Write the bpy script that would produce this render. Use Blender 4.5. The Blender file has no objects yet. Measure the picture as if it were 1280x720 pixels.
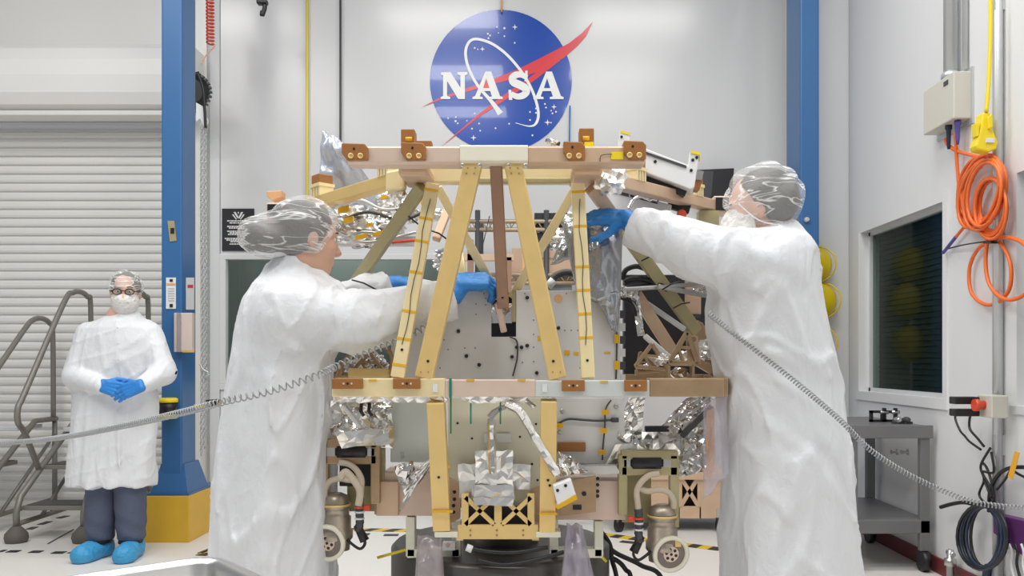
import bpy, bmesh, math, random
import numpy as np
from mathutils import Vector as V, Matrix, noise

random.seed(7); np.random.seed(7)
SC = bpy.context.scene
COL = SC.collection
# ------------------------------------------------------------------ camera
F, CX, CY, H = 1100.0, 661.0, 450.0, 1.22      # focal length in px (1280 wide), principal point, lens height
cam_d = bpy.data.cameras.new('camera'); cam = bpy.data.objects.new('camera', cam_d); COL.objects.link(cam)
cam.location = (0, 0, H); cam.rotation_euler = (math.pi/2, 0, 0)
cam_d.sensor_width = 36; cam_d.lens = 36*F/1280
cam_d.shift_x = (640-CX)/1280; cam_d.shift_y = (CY-360)/1280
cam_d.clip_start = 0.05
SC.camera = cam
# ------------------------------------------------------------------ light
w = bpy.data.worlds.new('world'); SC.world = w; w.use_nodes = True
w.node_tree.nodes['Background'].inputs[0].default_value = (0.93, 0.96, 1.0, 1)
w.node_tree.nodes['Background'].inputs[1].default_value = 0.30
def area(loc, sx, sy, e):
    l = bpy.data.lights.new('ceiling_or_fill_lamp', 'AREA'); l.shape = 'RECTANGLE'; l.size = sx; l.size_y = sy; l.energy = e
    l.color = (1.0, 0.985, 0.96)
    o = bpy.data.objects.new('ceiling_or_fill_lamp', l); COL.objects.link(o); o.location = loc
for lx in (-3.3, -1.0, 1.2):
    for ly in (0.4, 2.3, 4.2):
        area((lx, ly, 5.1), 1.3, 0.6, 44)
SC.view_settings.view_transform = 'Standard'; SC.view_settings.look = 'None'
SC.view_settings.exposure = -0.02; SC.view_settings.gamma = 1.0; SC.view_settings.use_curve_mapping = False

# ------------------------------------------------------------------ helpers
def P(px, py, d): return V(((px-CX)*d/F, d, H-(py-CY)*d/F))
XW = 2.35                                        # inner face of the right wall
def W(px, py, t=0.0):                            # point standing t off the right wall
    d = F*(XW-t)/(px-CX); return V((XW-t, d, H-(py-CY)*d/F))
def G(px, py): d = F*H/(py-CY); return V(((px-CX)*d/F, d, 0))     # floor point

MATS = {}
def mat(name, col, rough=0.5, metal=0.0, bump=0.0, bscale=40, var=0.0, vscale=8, alpha=1.0, coat=0.0, emit=0, spec=None, stretch=None):
    if name in MATS: return MATS[name]
    m = bpy.data.materials.new(name); m.use_nodes = True; MATS[name] = m
    nt = m.node_tree; b = nt.nodes['Principled BSDF']
    b.inputs['Base Color'].default_value = (*col, 1); b.inputs['Roughness'].default_value = rough
    b.inputs['Metallic'].default_value = metal; b.inputs['Alpha'].default_value = alpha
    b.inputs['Coat Weight'].default_value = coat
    if spec is not None: b.inputs['Specular IOR Level'].default_value = spec
    if emit: b.inputs['Emission Color'].default_value = (*col, 1); b.inputs['Emission Strength'].default_value = emit
    if bump or var:
        tc = nt.nodes.new('ShaderNodeTexCoord'); src = tc.outputs['Object']
        if stretch:
            mp = nt.nodes.new('ShaderNodeMapping'); mp.inputs['Scale'].default_value = stretch
            nt.links.new(src, mp.inputs[0]); src = mp.outputs[0]
        if var:
            n = nt.nodes.new('ShaderNodeTexNoise'); n.inputs['Scale'].default_value = vscale; n.inputs['Detail'].default_value = 5
            nt.links.new(src, n.inputs['Vector'])
            mx = nt.nodes.new('ShaderNodeMix'); mx.data_type = 'RGBA'
            mx.inputs[6].default_value = (*[c*(1-var) for c in col], 1); mx.inputs[7].default_value = (*[min(1, c*(1+var)) for c in col], 1)
            nt.links.new(n.outputs['Fac'], mx.inputs[0]); nt.links.new(mx.outputs[2], b.inputs['Base Color'])
        if bump:
            n2 = nt.nodes.new('ShaderNodeTexNoise'); n2.inputs['Scale'].default_value = bscale; n2.inputs['Detail'].default_value = 4
            nt.links.new(src, n2.inputs['Vector'])
            bp = nt.nodes.new('ShaderNodeBump'); bp.inputs['Strength'].default_value = bump; bp.inputs['Distance'].default_value = 0.02
            nt.links.new(n2.outputs['Fac'], bp.inputs['Height']); nt.links.new(bp.outputs[0], b.inputs['Normal'])
    return m

M_wall = mat('wall_white', (0.68, 0.685, 0.69), 0.2, bump=0.03, bscale=3)
M_wallr = mat('wall_right_white', (0.76, 0.765, 0.77), 0.5)
M_trim = mat('trim_grey', (0.62, 0.64, 0.65), 0.45)
M_floor = mat('floor_epoxy', (0.80, 0.77, 0.73), 0.35, var=0.03, vscale=1.5)
M_door = mat('shutter_white', (0.80, 0.785, 0.75), 0.45)
M_hood = mat('hood_white', (0.88, 0.865, 0.84), 0.4)
M_blue = mat('column_blue', (0.035, 0.135, 0.33), 0.35, var=0.06, vscale=3)
M_yel = mat('safety_yellow', (0.72, 0.43, 0.035), 0.45, var=0.08)
M_yel2 = mat('bright_yellow', (0.88, 0.68, 0.02), 0.4)
M_black = mat('black_plastic', (0.012, 0.012, 0.014), 0.4)
M_dark = mat('dark_grey', (0.06, 0.06, 0.065), 0.5)
M_steel = mat('brushed_steel', (0.55, 0.55, 0.54), 0.3, 0.9)
M_galv = mat('galvanised', (0.60, 0.62, 0.63), 0.4, 0.6)
M_stair = mat('stair_grey', (0.24, 0.225, 0.20), 0.45, 0.35)
M_rubber = mat('grey_rubber', (0.13, 0.115, 0.10), 0.7)
M_gold = mat('chromate_gold', (0.80, 0.575, 0.23), 0.42, 0.3, var=0.10, vscale=14)
M_pale = mat('chromate_pale', (0.88, 0.74, 0.42), 0.42, 0.25, var=0.08, vscale=14)
M_tan = mat('chromate_tan', (0.66, 0.47, 0.32), 0.45, 0.3, var=0.12, vscale=10)
M_pink = mat('chromate_pink', (0.72, 0.56, 0.46), 0.45, 0.25, var=0.08, vscale=10)
M_brown = mat('chromate_brown', (0.36, 0.22, 0.15), 0.45, 0.3, var=0.15, vscale=12)
M_olive = mat('chromate_olive', (0.42, 0.37, 0.20), 0.42, 0.35, var=0.25, vscale=9)
M_block = mat('phenolic_block', (0.34, 0.14, 0.035), 0.45, var=0.12, vscale=30)
M_kapton = mat('kapton_tape', (0.75, 0.42, 0.01), 0.3)
M_panel = mat('panel_grey', (0.66, 0.655, 0.64), 0.45, 0.1, var=0.05, vscale=6)
M_cream = mat('panel_cream', (0.78, 0.77, 0.63), 0.45, 0.1, var=0.05, vscale=6)
M_green = mat('panel_greygreen', (0.62, 0.66, 0.63), 0.35, 0.1, var=0.04)
M_bronze = mat('bronze_bracket', (0.42, 0.29, 0.17), 0.4, 0.5, var=0.2, vscale=20)
M_white = mat('white_paint', (0.80, 0.81, 0.81), 0.35)
M_cream2 = mat('cream_cap', (0.80, 0.76, 0.62), 0.4)
M_hose = mat('beige_hose', (0.55, 0.47, 0.36), 0.5)
M_orange = mat('orange_cable', (0.85, 0.17, 0.03), 0.4)
M_red = mat('red_hose', (0.72, 0.08, 0.03), 0.35)
M_purple = mat('purple_plastic', (0.10, 0.02, 0.12), 0.4)
M_violet = mat('violet_plug', (0.10, 0.08, 0.32), 0.4)
M_navy = mat('navy_cable', (0.02, 0.035, 0.075), 0.4)
M_teal = mat('green_tape', (0.01, 0.20, 0.13), 0.5)
M_card = mat('cardboard', (0.52, 0.36, 0.25), 0.8, var=0.06)
M_box = mat('beige_box', (0.62, 0.60, 0.52), 0.4)
M_cart = mat('cart_grey', (0.19, 0.19, 0.195), 0.4, 0.25, var=0.08)
M_skin = mat('skin', (0.66, 0.39, 0.27), 0.5, var=0.06, vscale=25)
M_skin2 = mat('skin_pale', (0.68, 0.42, 0.32), 0.5, var=0.06, vscale=25)
M_glove = mat('nitrile_blue', (0.025, 0.22, 0.62), 0.4, bump=0.15, bscale=60)
M_shoe = mat('shoe_cover_blue', (0.05, 0.33, 0.62), 0.5, bump=0.5, bscale=45)
M_jean = mat('denim', (0.085, 0.10, 0.155), 0.8, bump=0.2, bscale=60, var=0.25, vscale=7)
M_sock = mat('black_shoe', (0.012, 0.01, 0.012), 0.6)
M_hair1 = mat('hair_dark', (0.045, 0.035, 0.03), 0.6, bump=0.5, bscale=60)
M_hair2 = mat('hair_grey', (0.085, 0.075, 0.065), 0.7, bump=0.5, bscale=60)
def gown_mat():
    m = mat('gown_white', (0.735, 0.75, 0.775), 0.55); nt = m.node_tree; b = nt.nodes['Principled BSDF']
    tc = nt.nodes.new('ShaderNodeTexCoord'); last = None
    for sc_, st, amp, rot in (((1, 1, .35), 9, 1.0, .5), ((1, 1, .6), 18, .35, -.6), ((1, 1, 1), 40, .12, 0)):
        mp = nt.nodes.new('ShaderNodeMapping'); mp.inputs['Scale'].default_value = sc_; mp.inputs['Rotation'].default_value = (0, rot, 0)
        n = nt.nodes.new('ShaderNodeTexNoise'); n.inputs['Scale'].default_value = st; n.inputs['Detail'].default_value = 2; n.inputs['Distortion'].default_value = .6
        s1 = nt.nodes.new('ShaderNodeMath'); s1.operation = 'SUBTRACT'; s1.inputs[1].default_value = .5
        s2 = nt.nodes.new('ShaderNodeMath'); s2.operation = 'ABSOLUTE'
        s3 = nt.nodes.new('ShaderNodeMath'); s3.operation = 'MULTIPLY'; s3.inputs[1].default_value = -amp
        nt.links.new(tc.outputs['Object'], mp.inputs[0]); nt.links.new(mp.outputs[0], n.inputs['Vector']); nt.links.new(n.outputs['Fac'], s1.inputs[0]); nt.links.new(s1.outputs[0], s2.inputs[0]); nt.links.new(s2.outputs[0], s3.inputs[0])
        if last is not None:
            ad = nt.nodes.new('ShaderNodeMath'); ad.operation = 'ADD'; nt.links.new(last, ad.inputs[0]); nt.links.new(s3.outputs[0], ad.inputs[1]); last = ad.outputs[0]
        else: last = s3.outputs[0]
    bp = nt.nodes.new('ShaderNodeBump'); bp.inputs['Strength'].default_value = .55; bp.inputs['Distance'].default_value = .03
    nt.links.new(last, bp.inputs['Height']); nt.links.new(bp.outputs[0], b.inputs['Normal']); return m
M_gown = gown_mat()
M_sign = mat('sign_black', (0.022, 0.022, 0.026), 0.4)
M_print = mat('print_white', (0.75, 0.75, 0.75), 0.6)
M_cord = mat('grey_coil', (0.36, 0.37, 0.38), 0.35, 0.3)
M_nblue = mat('insignia_blue', (0.008, 0.07, 0.42), 0.18, coat=0.3)
M_nred = mat('insignia_red', (0.75, 0.045, 0.06), 0.2)
M_nwhite = mat('insignia_white', (0.88, 0.88, 0.86), 0.3)
M_ply = mat('plate_orange', (0.75, 0.42, 0.2), 0.5)
M_wirec = mat('wire_tan', (0.45, 0.36, 0.25), 0.4, 0.5)

def foil_mat(name, col, rough, scale, strength=0.9):
    m = mat(name, col, rough, 0.95); nt = m.node_tree; b = nt.nodes['Principled BSDF']
    tc = nt.nodes.new('ShaderNodeTexCoord'); vo = nt.nodes.new('ShaderNodeTexVoronoi'); vo.inputs['Scale'].default_value = scale
    vo.distance = 'MINKOWSKI' if False else 'EUCLIDEAN'
    nz = nt.nodes.new('ShaderNodeTexNoise'); nz.inputs['Scale'].default_value = scale*0.6; nz.inputs['Distortion'].default_value = 2.5
    nt.links.new(tc.outputs['Object'], vo.inputs['Vector']); nt.links.new(tc.outputs['Object'], nz.inputs['Vector'])
    ad = nt.nodes.new('ShaderNodeMath'); ad.operation = 'ADD'
    nt.links.new(vo.outputs['Distance'], ad.inputs[0]); nt.links.new(nz.outputs['Fac'], ad.inputs[1])
    bp = nt.nodes.new('ShaderNodeBump'); bp.inputs['Strength'].default_value = strength; bp.inputs['Distance'].default_value = 0.02
    nt.links.new(ad.outputs[0], bp.inputs['Height']); nt.links.new(bp.outputs[0], b.inputs['Normal'])
    return m
M_foil = foil_mat('silver_foil', (0.80, 0.79, 0.77), 0.15, 10, 0.6)
M_foil2 = foil_mat('bright_foil', (0.90, 0.89, 0.86), 0.33, 9, 0.15)

def film_mat(name, col, a, metal=0.5, rough=0.22):
    m = mat(name, col, rough, metal, bump=0.4, bscale=18, alpha=a); return m
M_bag = film_mat('antistatic_film', (0.46, 0.48, 0.51), 0.90, 0.75)
M_bagb = film_mat('bluish_film', (0.60, 0.65, 0.74), 0.80, 0.35)
M_bagp = film_mat('pink_film', (0.52, 0.46, 0.47), 0.55, 0.2)
M_bagc = film_mat('clear_film', (0.62, 0.58, 0.66), 0.38, 0.1)
M_bagv = film_mat('lilac_film', (0.50, 0.45, 0.54), 0.60, 0.3)

def cap_mat(name, lo, seedv):
    m = bpy.data.materials.new(name); m.use_nodes = True; nt = m.node_tree; nt.nodes.clear()
    out = nt.nodes.new('ShaderNodeOutputMaterial'); mix = nt.nodes.new('ShaderNodeMixShader')
    tr = nt.nodes.new('ShaderNodeBsdfTransparent'); df = nt.nodes.new('ShaderNodeBsdfDiffuse'); df.inputs[0].default_value = (0.86, 0.86, 0.85, 1)
    tc = nt.nodes.new('ShaderNodeTexCoord'); mp = nt.nodes.new('ShaderNodeMapping')
    mp.inputs['Location'].default_value = (seedv, seedv*2, 0); mp.inputs['Rotation'].default_value = (0.2, 0.75 if seedv < 2 else -0.7, 0.3); mp.inputs['Scale'].default_value = (3, 5, 15)
    n = nt.nodes.new('ShaderNodeTexNoise'); n.inputs['Scale'].default_value = 1.5; n.inputs['Detail'].default_value = 3; n.inputs['Distortion'].default_value = 1.1
    sb = nt.nodes.new('ShaderNodeMath'); sb.operation = 'SUBTRACT'; sb.inputs[1].default_value = 0.5
    ab = nt.nodes.new('ShaderNodeMath'); ab.operation = 'ABSOLUTE'
    mr = nt.nodes.new('ShaderNodeMapRange'); mr.inputs[1].default_value = 0.0; mr.inputs[2].default_value = 0.035; mr.inputs[3].default_value = 0.85; mr.inputs[4].default_value = lo
    nt.links.new(tc.outputs['Object'], mp.inputs[0]); nt.links.new(mp.outputs[0], n.inputs['Vector'])
    nt.links.new(n.outputs['Fac'], sb.inputs[0]); nt.links.new(sb.outputs[0], ab.inputs[0]); nt.links.new(ab.outputs[0], mr.inputs[0])
    nt.links.new(mr.outputs[0], mix.inputs[0]); nt.links.new(tr.outputs[0], mix.inputs[1]); nt.links.new(df.outputs[0], mix.inputs[2])
    nt.links.new(mix.outputs[0], out.inputs[0]); MATS[name] = m
    return m
M_cap1 = cap_mat('bouffant_net', 0.25, 1.0); M_cap2 = cap_mat('bouffant_net_b', 0.22, 4.0)
M_mask = mat('mask_white', (0.76, 0.74, 0.71), 0.8, bump=0.9, bscale=45)

def stripe_mat(name, a, b_, n, ang):
    m = mat(name, a, 0.5); nt = m.node_tree; bs = nt.nodes['Principled BSDF']
    tc = nt.nodes.new('ShaderNodeTexCoord'); mp = nt.nodes.new('ShaderNodeMapping'); mp.inputs['Rotation'].default_value = (0, 0, ang)
    wv = nt.nodes.new('ShaderNodeTexWave'); wv.inputs['Scale'].default_value = n; wv.wave_profile = 'SIN'
    cr = nt.nodes.new('ShaderNodeValToRGB'); cr.color_ramp.interpolation = 'CONSTANT'
    cr.color_ramp.elements[0].color = (*a, 1); cr.color_ramp.elements[1].position = 0.5; cr.color_ramp.elements[1].color = (*b_, 1)
    nt.links.new(tc.outputs['Object'], mp.inputs[0]); nt.links.new(mp.outputs[0], wv.inputs[0]); nt.links.new(wv.outputs['Fac'], cr.inputs[0]); nt.links.new(cr.outputs[0], bs.inputs['Base Color'])
    return m
M_haz = stripe_mat('hazard_tape', (0.75, 0.5, 0.02), (0.02, 0.02, 0.02), 2.2, 0.6)

def glass_mat(name, tint, fac):
    m = bpy.data.materials.new(name); m.use_nodes = True; nt = m.node_tree; nt.nodes.clear(); MATS[name] = m
    out = nt.nodes.new('ShaderNodeOutputMaterial'); mix = nt.nodes.new('ShaderNodeMixShader'); mix.inputs[0].default_value = fac
    tr = nt.nodes.new('ShaderNodeBsdfTransparent'); tr.inputs[0].default_value = (*tint, 1)
    gl = nt.nodes.new('ShaderNodeBsdfGlossy'); gl.inputs['Roughness'].default_value = 0.03
    nt.links.new(tr.outputs[0], mix.inputs[1]); nt.links.new(gl.outputs[0], mix.inputs[2]); nt.links.new(mix.outputs[0], out.inputs[0])
    return m
M_glass = glass_mat('window_glass', (0.70, 0.76, 0.73), 0.05)

# mesh builder ---------------------------------------------------------------
class MB:
    def __init__(s): s.v = []; s.f = []; s.sm = []
    def add(s, vs, fs, smooth=False):
        o = len(s.v); s.v += [V(v) for v in vs]
        for f in fs: s.f.append([i+o for i in f]); s.sm.append(smooth)
        return s
    def obox(s, c, ax, ay, az):
        c, ax, ay, az = V(c), V(ax), V(ay), V(az)
        vs = [c+ax*i+ay*j+az*k for i in (-1, 1) for j in (-1, 1) for k in (-1, 1)]
        fs = [(0, 1, 3, 2), (4, 6, 7, 5), (0, 4, 5, 1), (2, 3, 7, 6), (0, 2, 6, 4), (1, 5, 7, 3)]
        if ax.cross(ay).dot(az) < 0: fs = [f[::-1] for f in fs]
        return s.add(vs, fs)
    def box(s, a, b):
        a, b = V(a), V(b); c = (a+b)/2; h = (b-a)/2
        return s.obox(c, (abs(h.x), 0, 0), (0, abs(h.y), 0), (0, 0, abs(h.z)))
    def bar(s, p, q, wd, dep, ref=(0, 1, 0)):
        p, q = V(p), V(q); a = (q-p); n = a.normalized(); r = V(ref)
        if abs(n.dot(r)) > 0.98: r = V((1, 0, 0))
        dv = (r-n*n.dot(r)).normalized(); wv = n.cross(dv)
        return s.obox((p+q)/2, a/2, wv*wd/2, dv*dep/2)
    def tube(s, pts, r, n=8, closed=False):
        pts = [V(p) for p in pts]; m = len(pts); rs = r if isinstance(r, (list, tuple)) else [r]*m
        vs = []; t0 = None; u = None
        for i in range(m):
            a = pts[(i-1) % m] if (closed or i > 0) else pts[i]; b = pts[(i+1) % m] if (closed or i < m-1) else pts[i]
            t = (b-a).normalized()
            if u is None:
                u = t.cross(V((0.3, 0.2, 1))); u = u if u.length > 1e-3 else t.cross(V((1, 0, 0)))
            u = (u-t*u.dot(t)); u = u.normalized() if u.length > 1e-6 else t.orthogonal().normalized()
            b2 = t.cross(u)
            for k in range(n):
                an = 2*math.pi*k/n; vs.append(pts[i]+(u*math.cos(an)+b2*math.sin(an))*rs[i])
        fs = []
        for i in range(m if closed else m-1):
            j = (i+1) % m
            for k in range(n): fs.append((i*n+k, i*n+(k+1) % n, j*n+(k+1) % n, j*n+k))
        s.add(vs, fs, True)
        if not closed:
            o = len(s.v)-len(vs)
            s.f.append([o+k for k in range(n)][::-1]); s.sm.append(False)
            s.f.append([o+(m-1)*n+k for k in range(n)]); s.sm.append(False)
        return s
    def lathe(s, c, axis, prof, n=20):
        c = V(c); a = V(axis).normalized(); u = a.orthogonal().normalized(); b = a.cross(u); vs = []
        for (t, r) in prof:
            for k in range(n):
                an = 2*math.pi*k/n; vs.append(c+a*t+(u*math.cos(an)+b*math.sin(an))*r)
        fs = []; m = len(prof)
        for i in range(m-1):
            for k in range(n): fs.append((i*n+k, i*n+(k+1) % n, (i+1)*n+(k+1) % n, (i+1)*n+k))
        s.add(vs, fs, True); o = len(s.v)-len(vs)
        s.f.append([o+k for k in range(n)][::-1]); s.sm.append(False)
        s.f.append([o+(m-1)*n+k for k in range(n)]); s.sm.append(False)
        return s
    def prism(s, poly, vec):
        poly = [V(p) for p in poly]; vec = V(vec); n = len(poly)
        nrm = V((0, 0, 0))
        for i in range(n): nrm += poly[i].cross(poly[(i+1) % n])
        if nrm.dot(vec) > 0: poly = poly[::-1]
        vs = poly+[p+vec for p in poly]
        fs = [tuple(range(n)), tuple(range(2*n-1, n-1, -1))]+[((i+1) % n, i, n+i, n+(i+1) % n) for i in range(n)]
        return s.add(vs, fs)
    def ball(s, c, rx, ry, rz, n=14):
        c = V(c); vs = []; fs = []
        for i in range(n+1):
            th = math.pi*i/n
            for k in range(2*n):
                ph = math.pi*k/n; vs.append(c+V((rx*math.sin(th)*math.cos(ph), ry*math.sin(th)*math.sin(ph), rz*math.cos(th))))
        for i in range(n):
            for k in range(2*n): fs.append((i*2*n+k, (i+1)*2*n+k, (i+1)*2*n+(k+1) % (2*n), i*2*n+(k+1) % (2*n)))
        return s.add(vs, fs, True)
    def build(s, name, m, parent=None, **kw): return mesh_obj(name, s.v, s.f, m, parent, s.sm, **kw)

def woff(o):
    p = V((0, 0, 0))
    while o is not None: p = p+o.location; o = o.parent
    return p
def mesh_obj(name, vs, fs, m, parent=None, sm=None, bev=0, base=None, label=None, cat=None, group=None, kind=None, merge=False, sub=0):
    off = woff(parent)
    if parent is None: off = V(base) if base is not None else V((0, 0, 0))
    me = bpy.data.meshes.new(name)
    if isinstance(vs, np.ndarray): me.from_pydata((vs-np.array(off)).tolist(), [], fs.tolist())
    else: me.from_pydata([tuple(v-off) for v in vs], [], fs)
    if sm is not None:
        if isinstance(sm, bool): me.polygons.foreach_set('use_smooth', [sm]*len(me.polygons))
        else: me.polygons.foreach_set('use_smooth', sm)
    me.materials.append(m); me.update()
    o = bpy.data.objects.new(name, me); COL.objects.link(o)
    if parent is not None: o.parent = parent
    else: o.location = off
    if bev:
        b = o.modifiers.new('bevel', 'BEVEL'); b.width = bev; b.segments = 2; b.limit_method = 'ANGLE'; b.angle_limit = 0.7
    return tag(o, label, cat, group, kind)
def tag(o, label=None, cat=None, group=None, kind=None):
    if label: o['label'] = label
    if cat: o['category'] = cat
    if group: o['group'] = group
    if kind: o['kind'] = kind
    return o
def thing(name, loc, label=None, cat=None, group=None, kind=None):
    o = bpy.data.objects.new(name, None); COL.objects.link(o); o.location = loc; o.empty_display_size = 0.1
    return tag(o, label, cat, group, kind)
def box(name, a, b, m, parent=None, **kw): return MB().box(a, b).build(name, m, parent, **kw)
def bar(name, p, q, wd, dep, m, parent=None, ref=(0, 1, 0), **kw): return MB().bar(p, q, wd, dep, ref).build(name, m, parent, **kw)
def tube(name, pts, r, m, parent=None, n=8, closed=False, **kw): return MB().tube(pts, r, n, closed).build(name, m, parent, **kw)
def smooth_path(pts, n=10, closed=False):
    pts = [V(p) for p in pts]; m = len(pts); out = []
    for i in range(m if closed else m-1):
        g = lambda k: pts[k % m] if closed else pts[max(0, min(m-1, k))]
        a, b, c, d = g(i-1), g(i), g(i+1), g(i+2)
        for k in range(n):
            t = k/n; out.append(0.5*((2*b)+(c-a)*t+(2*a-5*b+4*c-d)*t*t+(3*b-a-3*c+d)*t**3))
    if not closed: out.append(pts[-1])
    return out
def resample(pts, step):
    out = [pts[0]]; acc = 0
    for a, b in zip(pts, pts[1:]):
        L = (b-a).length; s = 0
        while acc+(L-s) >= step:
            s += step-acc; acc = 0; out.append(a+(b-a)*(s/L))
        acc += L-s
    return out
def coil(pts, R, r, pitch, per=10, n=5):
    path = resample(pts, pitch/per); vs = []; u = None; out = []
    for i, p in enumerate(path):
        t = (path[min(i+1, len(path)-1)]-path[max(i-1, 0)]).normalized()
        if u is None: u = t.orthogonal()
        u = (u-t*u.dot(t)).normalized(); b = t.cross(u); an = 2*math.pi*i/per
        out.append(p+(u*math.cos(an)+b*math.sin(an))*R)
    return MB().tube(out, r, n)
def sheet(quad, nx, ny, amp, seed=0, bulge=0.0, jit=0.35):
    a, b, c, d = [V(q) for q in quad]; rng = random.Random(seed)      # a-b top edge, d-c bottom edge
    nrm = (b-a).cross(d-a).normalized(); vs = []; fs = []
    ux = (b-a)/nx; uy = (d-a)/ny
    for j in range(ny+1):
        for i in range(nx+1):
            u, v = i/nx, j/ny
            p = (a*(1-u)+b*u)*(1-v)+(d*(1-u)+c*u)*v
            e = 0.35 if (i in (0, nx) or j in (0, ny)) else 1
            p = p+nrm*(rng.uniform(-amp, amp)-bulge*math.sin(math.pi*u)*math.sin(math.pi*v))+ux*rng.uniform(-jit, jit)*e+uy*rng.uniform(-jit, jit)*e
            vs.append(p)
    for j in range(ny):
        for i in range(nx):
            k = j*(nx+1)+i
            q = (k, k+1, k+nx+2, k+nx+1)
            fs += [(q[0], q[1], q[2]), (q[0], q[2], q[3])] if rng.random() < .5 else [(q[0], q[1], q[3]), (q[1], q[2], q[3])]
    return vs, fs
def foil(name, quad, nx, ny, amp, m, parent, seed=0, bulge=0.0, **kw):
    vs, fs = sheet(quad, nx, ny, amp, seed, bulge); return mesh_obj(name, vs, fs, m, parent, False, **kw)
def crumple(name, c, r, amp, m, parent, seed=0, lev=3, **kw):
    bm = bmesh.new(); bmesh.ops.create_icosphere(bm, subdivisions=lev, radius=1); rng = random.Random(seed); off = V((seed*3.1, 0, 0))
    for v in bm.verts:
        k = 1+amp*noise.noise(v.co*2.3+off)+rng.uniform(-amp, amp)*.35
        v.co = V((v.co.x*r[0], v.co.y*r[1], v.co.z*r[2]))*k+V(c)
    vs = [v.co.copy() for v in bm.verts]; fs = [[v.index for v in f.verts] for f in bm.faces]; bm.free()
    return mesh_obj(name, vs, fs, m, parent, False, **kw)
def bag(name, quad, thick, nx, ny, amp, m, parent=None, seed=0, wave=0.0, **kw):
    """two film faces sealed at the edges"""
    a, b, c, d = [V(q) for q in quad]; rng = random.Random(seed); nrm = (b-a).cross(d-a).normalized(); vs = []; fs = []
    for side in (1, -1):
        for j in range(ny+1):
            for i in range(nx+1):
                u, v = i/nx, j/ny; p = (a*(1-u)+b*u)*(1-v)+(d*(1-u)+c*u)*v
                prof = (math.sin(math.pi*u)**.6)*(math.sin(math.pi*min(1, v*.9+.02))**.5)
                q = noise.noise(V((u*3.5+seed, v*4, side*2)))+.6*noise.noise(V((u*9+seed, v*5, side*5)))
                edge = min(1, 6*min(u, 1-u))*min(1, 6*min(v, 1-v))
                p = p+nrm*(-side*thick*prof+q*amp*edge+wave*math.sin(u*9+v*3+seed)*.5)
                p = p+(d-a)*0.02*math.sin(u*11+seed)
                vs.append(p)
    n = (nx+1)*(ny+1)
    for sd in range(2):
        for j in range(ny):
            for i in range(nx):
                k = sd*n+j*(nx+1)+i; q = (k, k+1, k+nx+2, k+nx+1); fs.append(q if sd == 0 else q[::-1])
    ring = [i for i in range(nx+1)]+[j*(nx+1)+nx for j in range(1, ny+1)]+[ny*(nx+1)+i for i in range(nx-1, -1, -1)]+[j*(nx+1) for j in range(ny-1, 0, -1)]
    for x, y in zip(ring, ring[1:]+ring[:1]): fs.append((y, x, x+n, y+n))
    return mesh_obj(name, vs, fs, m, parent, True, **kw)

# implicit surfaces ------------------------------------------------------------
def surfnet(fn, xs, ys, zs):
    xs, ys, zs = [np.asarray(a, dtype=np.float32) for a in (xs, ys, zs)]
    D = fn(xs[:, None, None], ys[None, :, None], zs[None, None, :]).astype(np.float32)
    D = np.broadcast_to(D, (len(xs), len(ys), len(zs))); N = [s-1 for s in D.shape]
    I = D < 0; cnt = np.zeros(N, np.int8)
    for a in (0, 1):
        for b in (0, 1):
            for c in (0, 1): cnt += I[a:a+N[0], b:b+N[1], c:c+N[2]]
    act = (cnt > 0) & (cnt < 8); idx = -np.ones(N, np.int64); ci = np.argwhere(act); idx[act] = np.arange(len(ci))
    acc = np.zeros((len(ci), 3)); num = np.zeros(len(ci))
    cor = [(a, b, c) for a in (0, 1) for b in (0, 1) for c in (0, 1)]
    G3 = [xs, ys, zs]
    for p in cor:
        for ax in range(3):
            if p[ax]: continue
            q = list(p); q[ax] = 1
            A = ci+np.array(p); B = ci+np.array(q)
            da = D[A[:, 0], A[:, 1], A[:, 2]]; db = D[B[:, 0], B[:, 1], B[:, 2]]
            m = (da < 0) != (db < 0); t = np.where(m, da/np.where(m, da-db, 1), 0)
            for k in range(3):
                pa = G3[k][A[:, k]]; pb = G3[k][B[:, k]]; acc[:, k] += np.where(m, pa+(pb-pa)*t, 0)
            num += m
    vs = acc/np.maximum(num, 1)[:, None]; F4 = []
    for ax in range(3):
        o = [0, 1, 2]; o.remove(ax); u, v = o
        sl0 = [slice(None)]*3; sl1 = [slice(None)]*3; sl0[ax] = slice(0, -1); sl1[ax] = slice(1, None)
        ch = I[tuple(sl0)] != I[tuple(sl1)]; e = np.argwhere(ch); e = e[(e[:, u] > 0) & (e[:, v] > 0) & (e[:, u] < N[u]) & (e[:, v] < N[v])]
        ins = I[e[:, 0], e[:, 1], e[:, 2]]
        def cell(du, dv):
            x = e.copy(); x[:, u] -= du; x[:, v] -= dv; return idx[x[:, 0], x[:, 1], x[:, 2]]
        q = np.stack([cell(1, 1), cell(0, 1), cell(0, 0), cell(1, 0)], 1)
        flip = ins if ax != 1 else ~ins
        q = np.where(flip[:, None], q, q[:, ::-1]); F4.append(q)
    return vs, np.concatenate(F4)
def smin(a, b, k):
    h = np.clip(0.5+0.5*(b-a)/k, 0, 1); return b+(a-b)*h-k*h*(1-h)
def sd_seg(x, y, z, a, b, r1, r2):
    bx, by, bz = b[0]-a[0], b[1]-a[1], b[2]-a[2]; L = bx*bx+by*by+bz*bz+1e-12
    t = np.clip(((x-a[0])*bx+(y-a[1])*by+(z-a[2])*bz)/L, 0, 1)
    return np.sqrt((x-a[0]-bx*t)**2+(y-a[1]-by*t)**2+(z-a[2]-bz*t)**2)-(r1+(r2-r1)*t)
def sd_ell(x, y, z, c, r):
    k0 = np.sqrt(((x-c[0])/r[0])**2+((y-c[1])/r[1])**2+((z-c[2])/r[2])**2); return (k0-1)*min(r)
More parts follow.
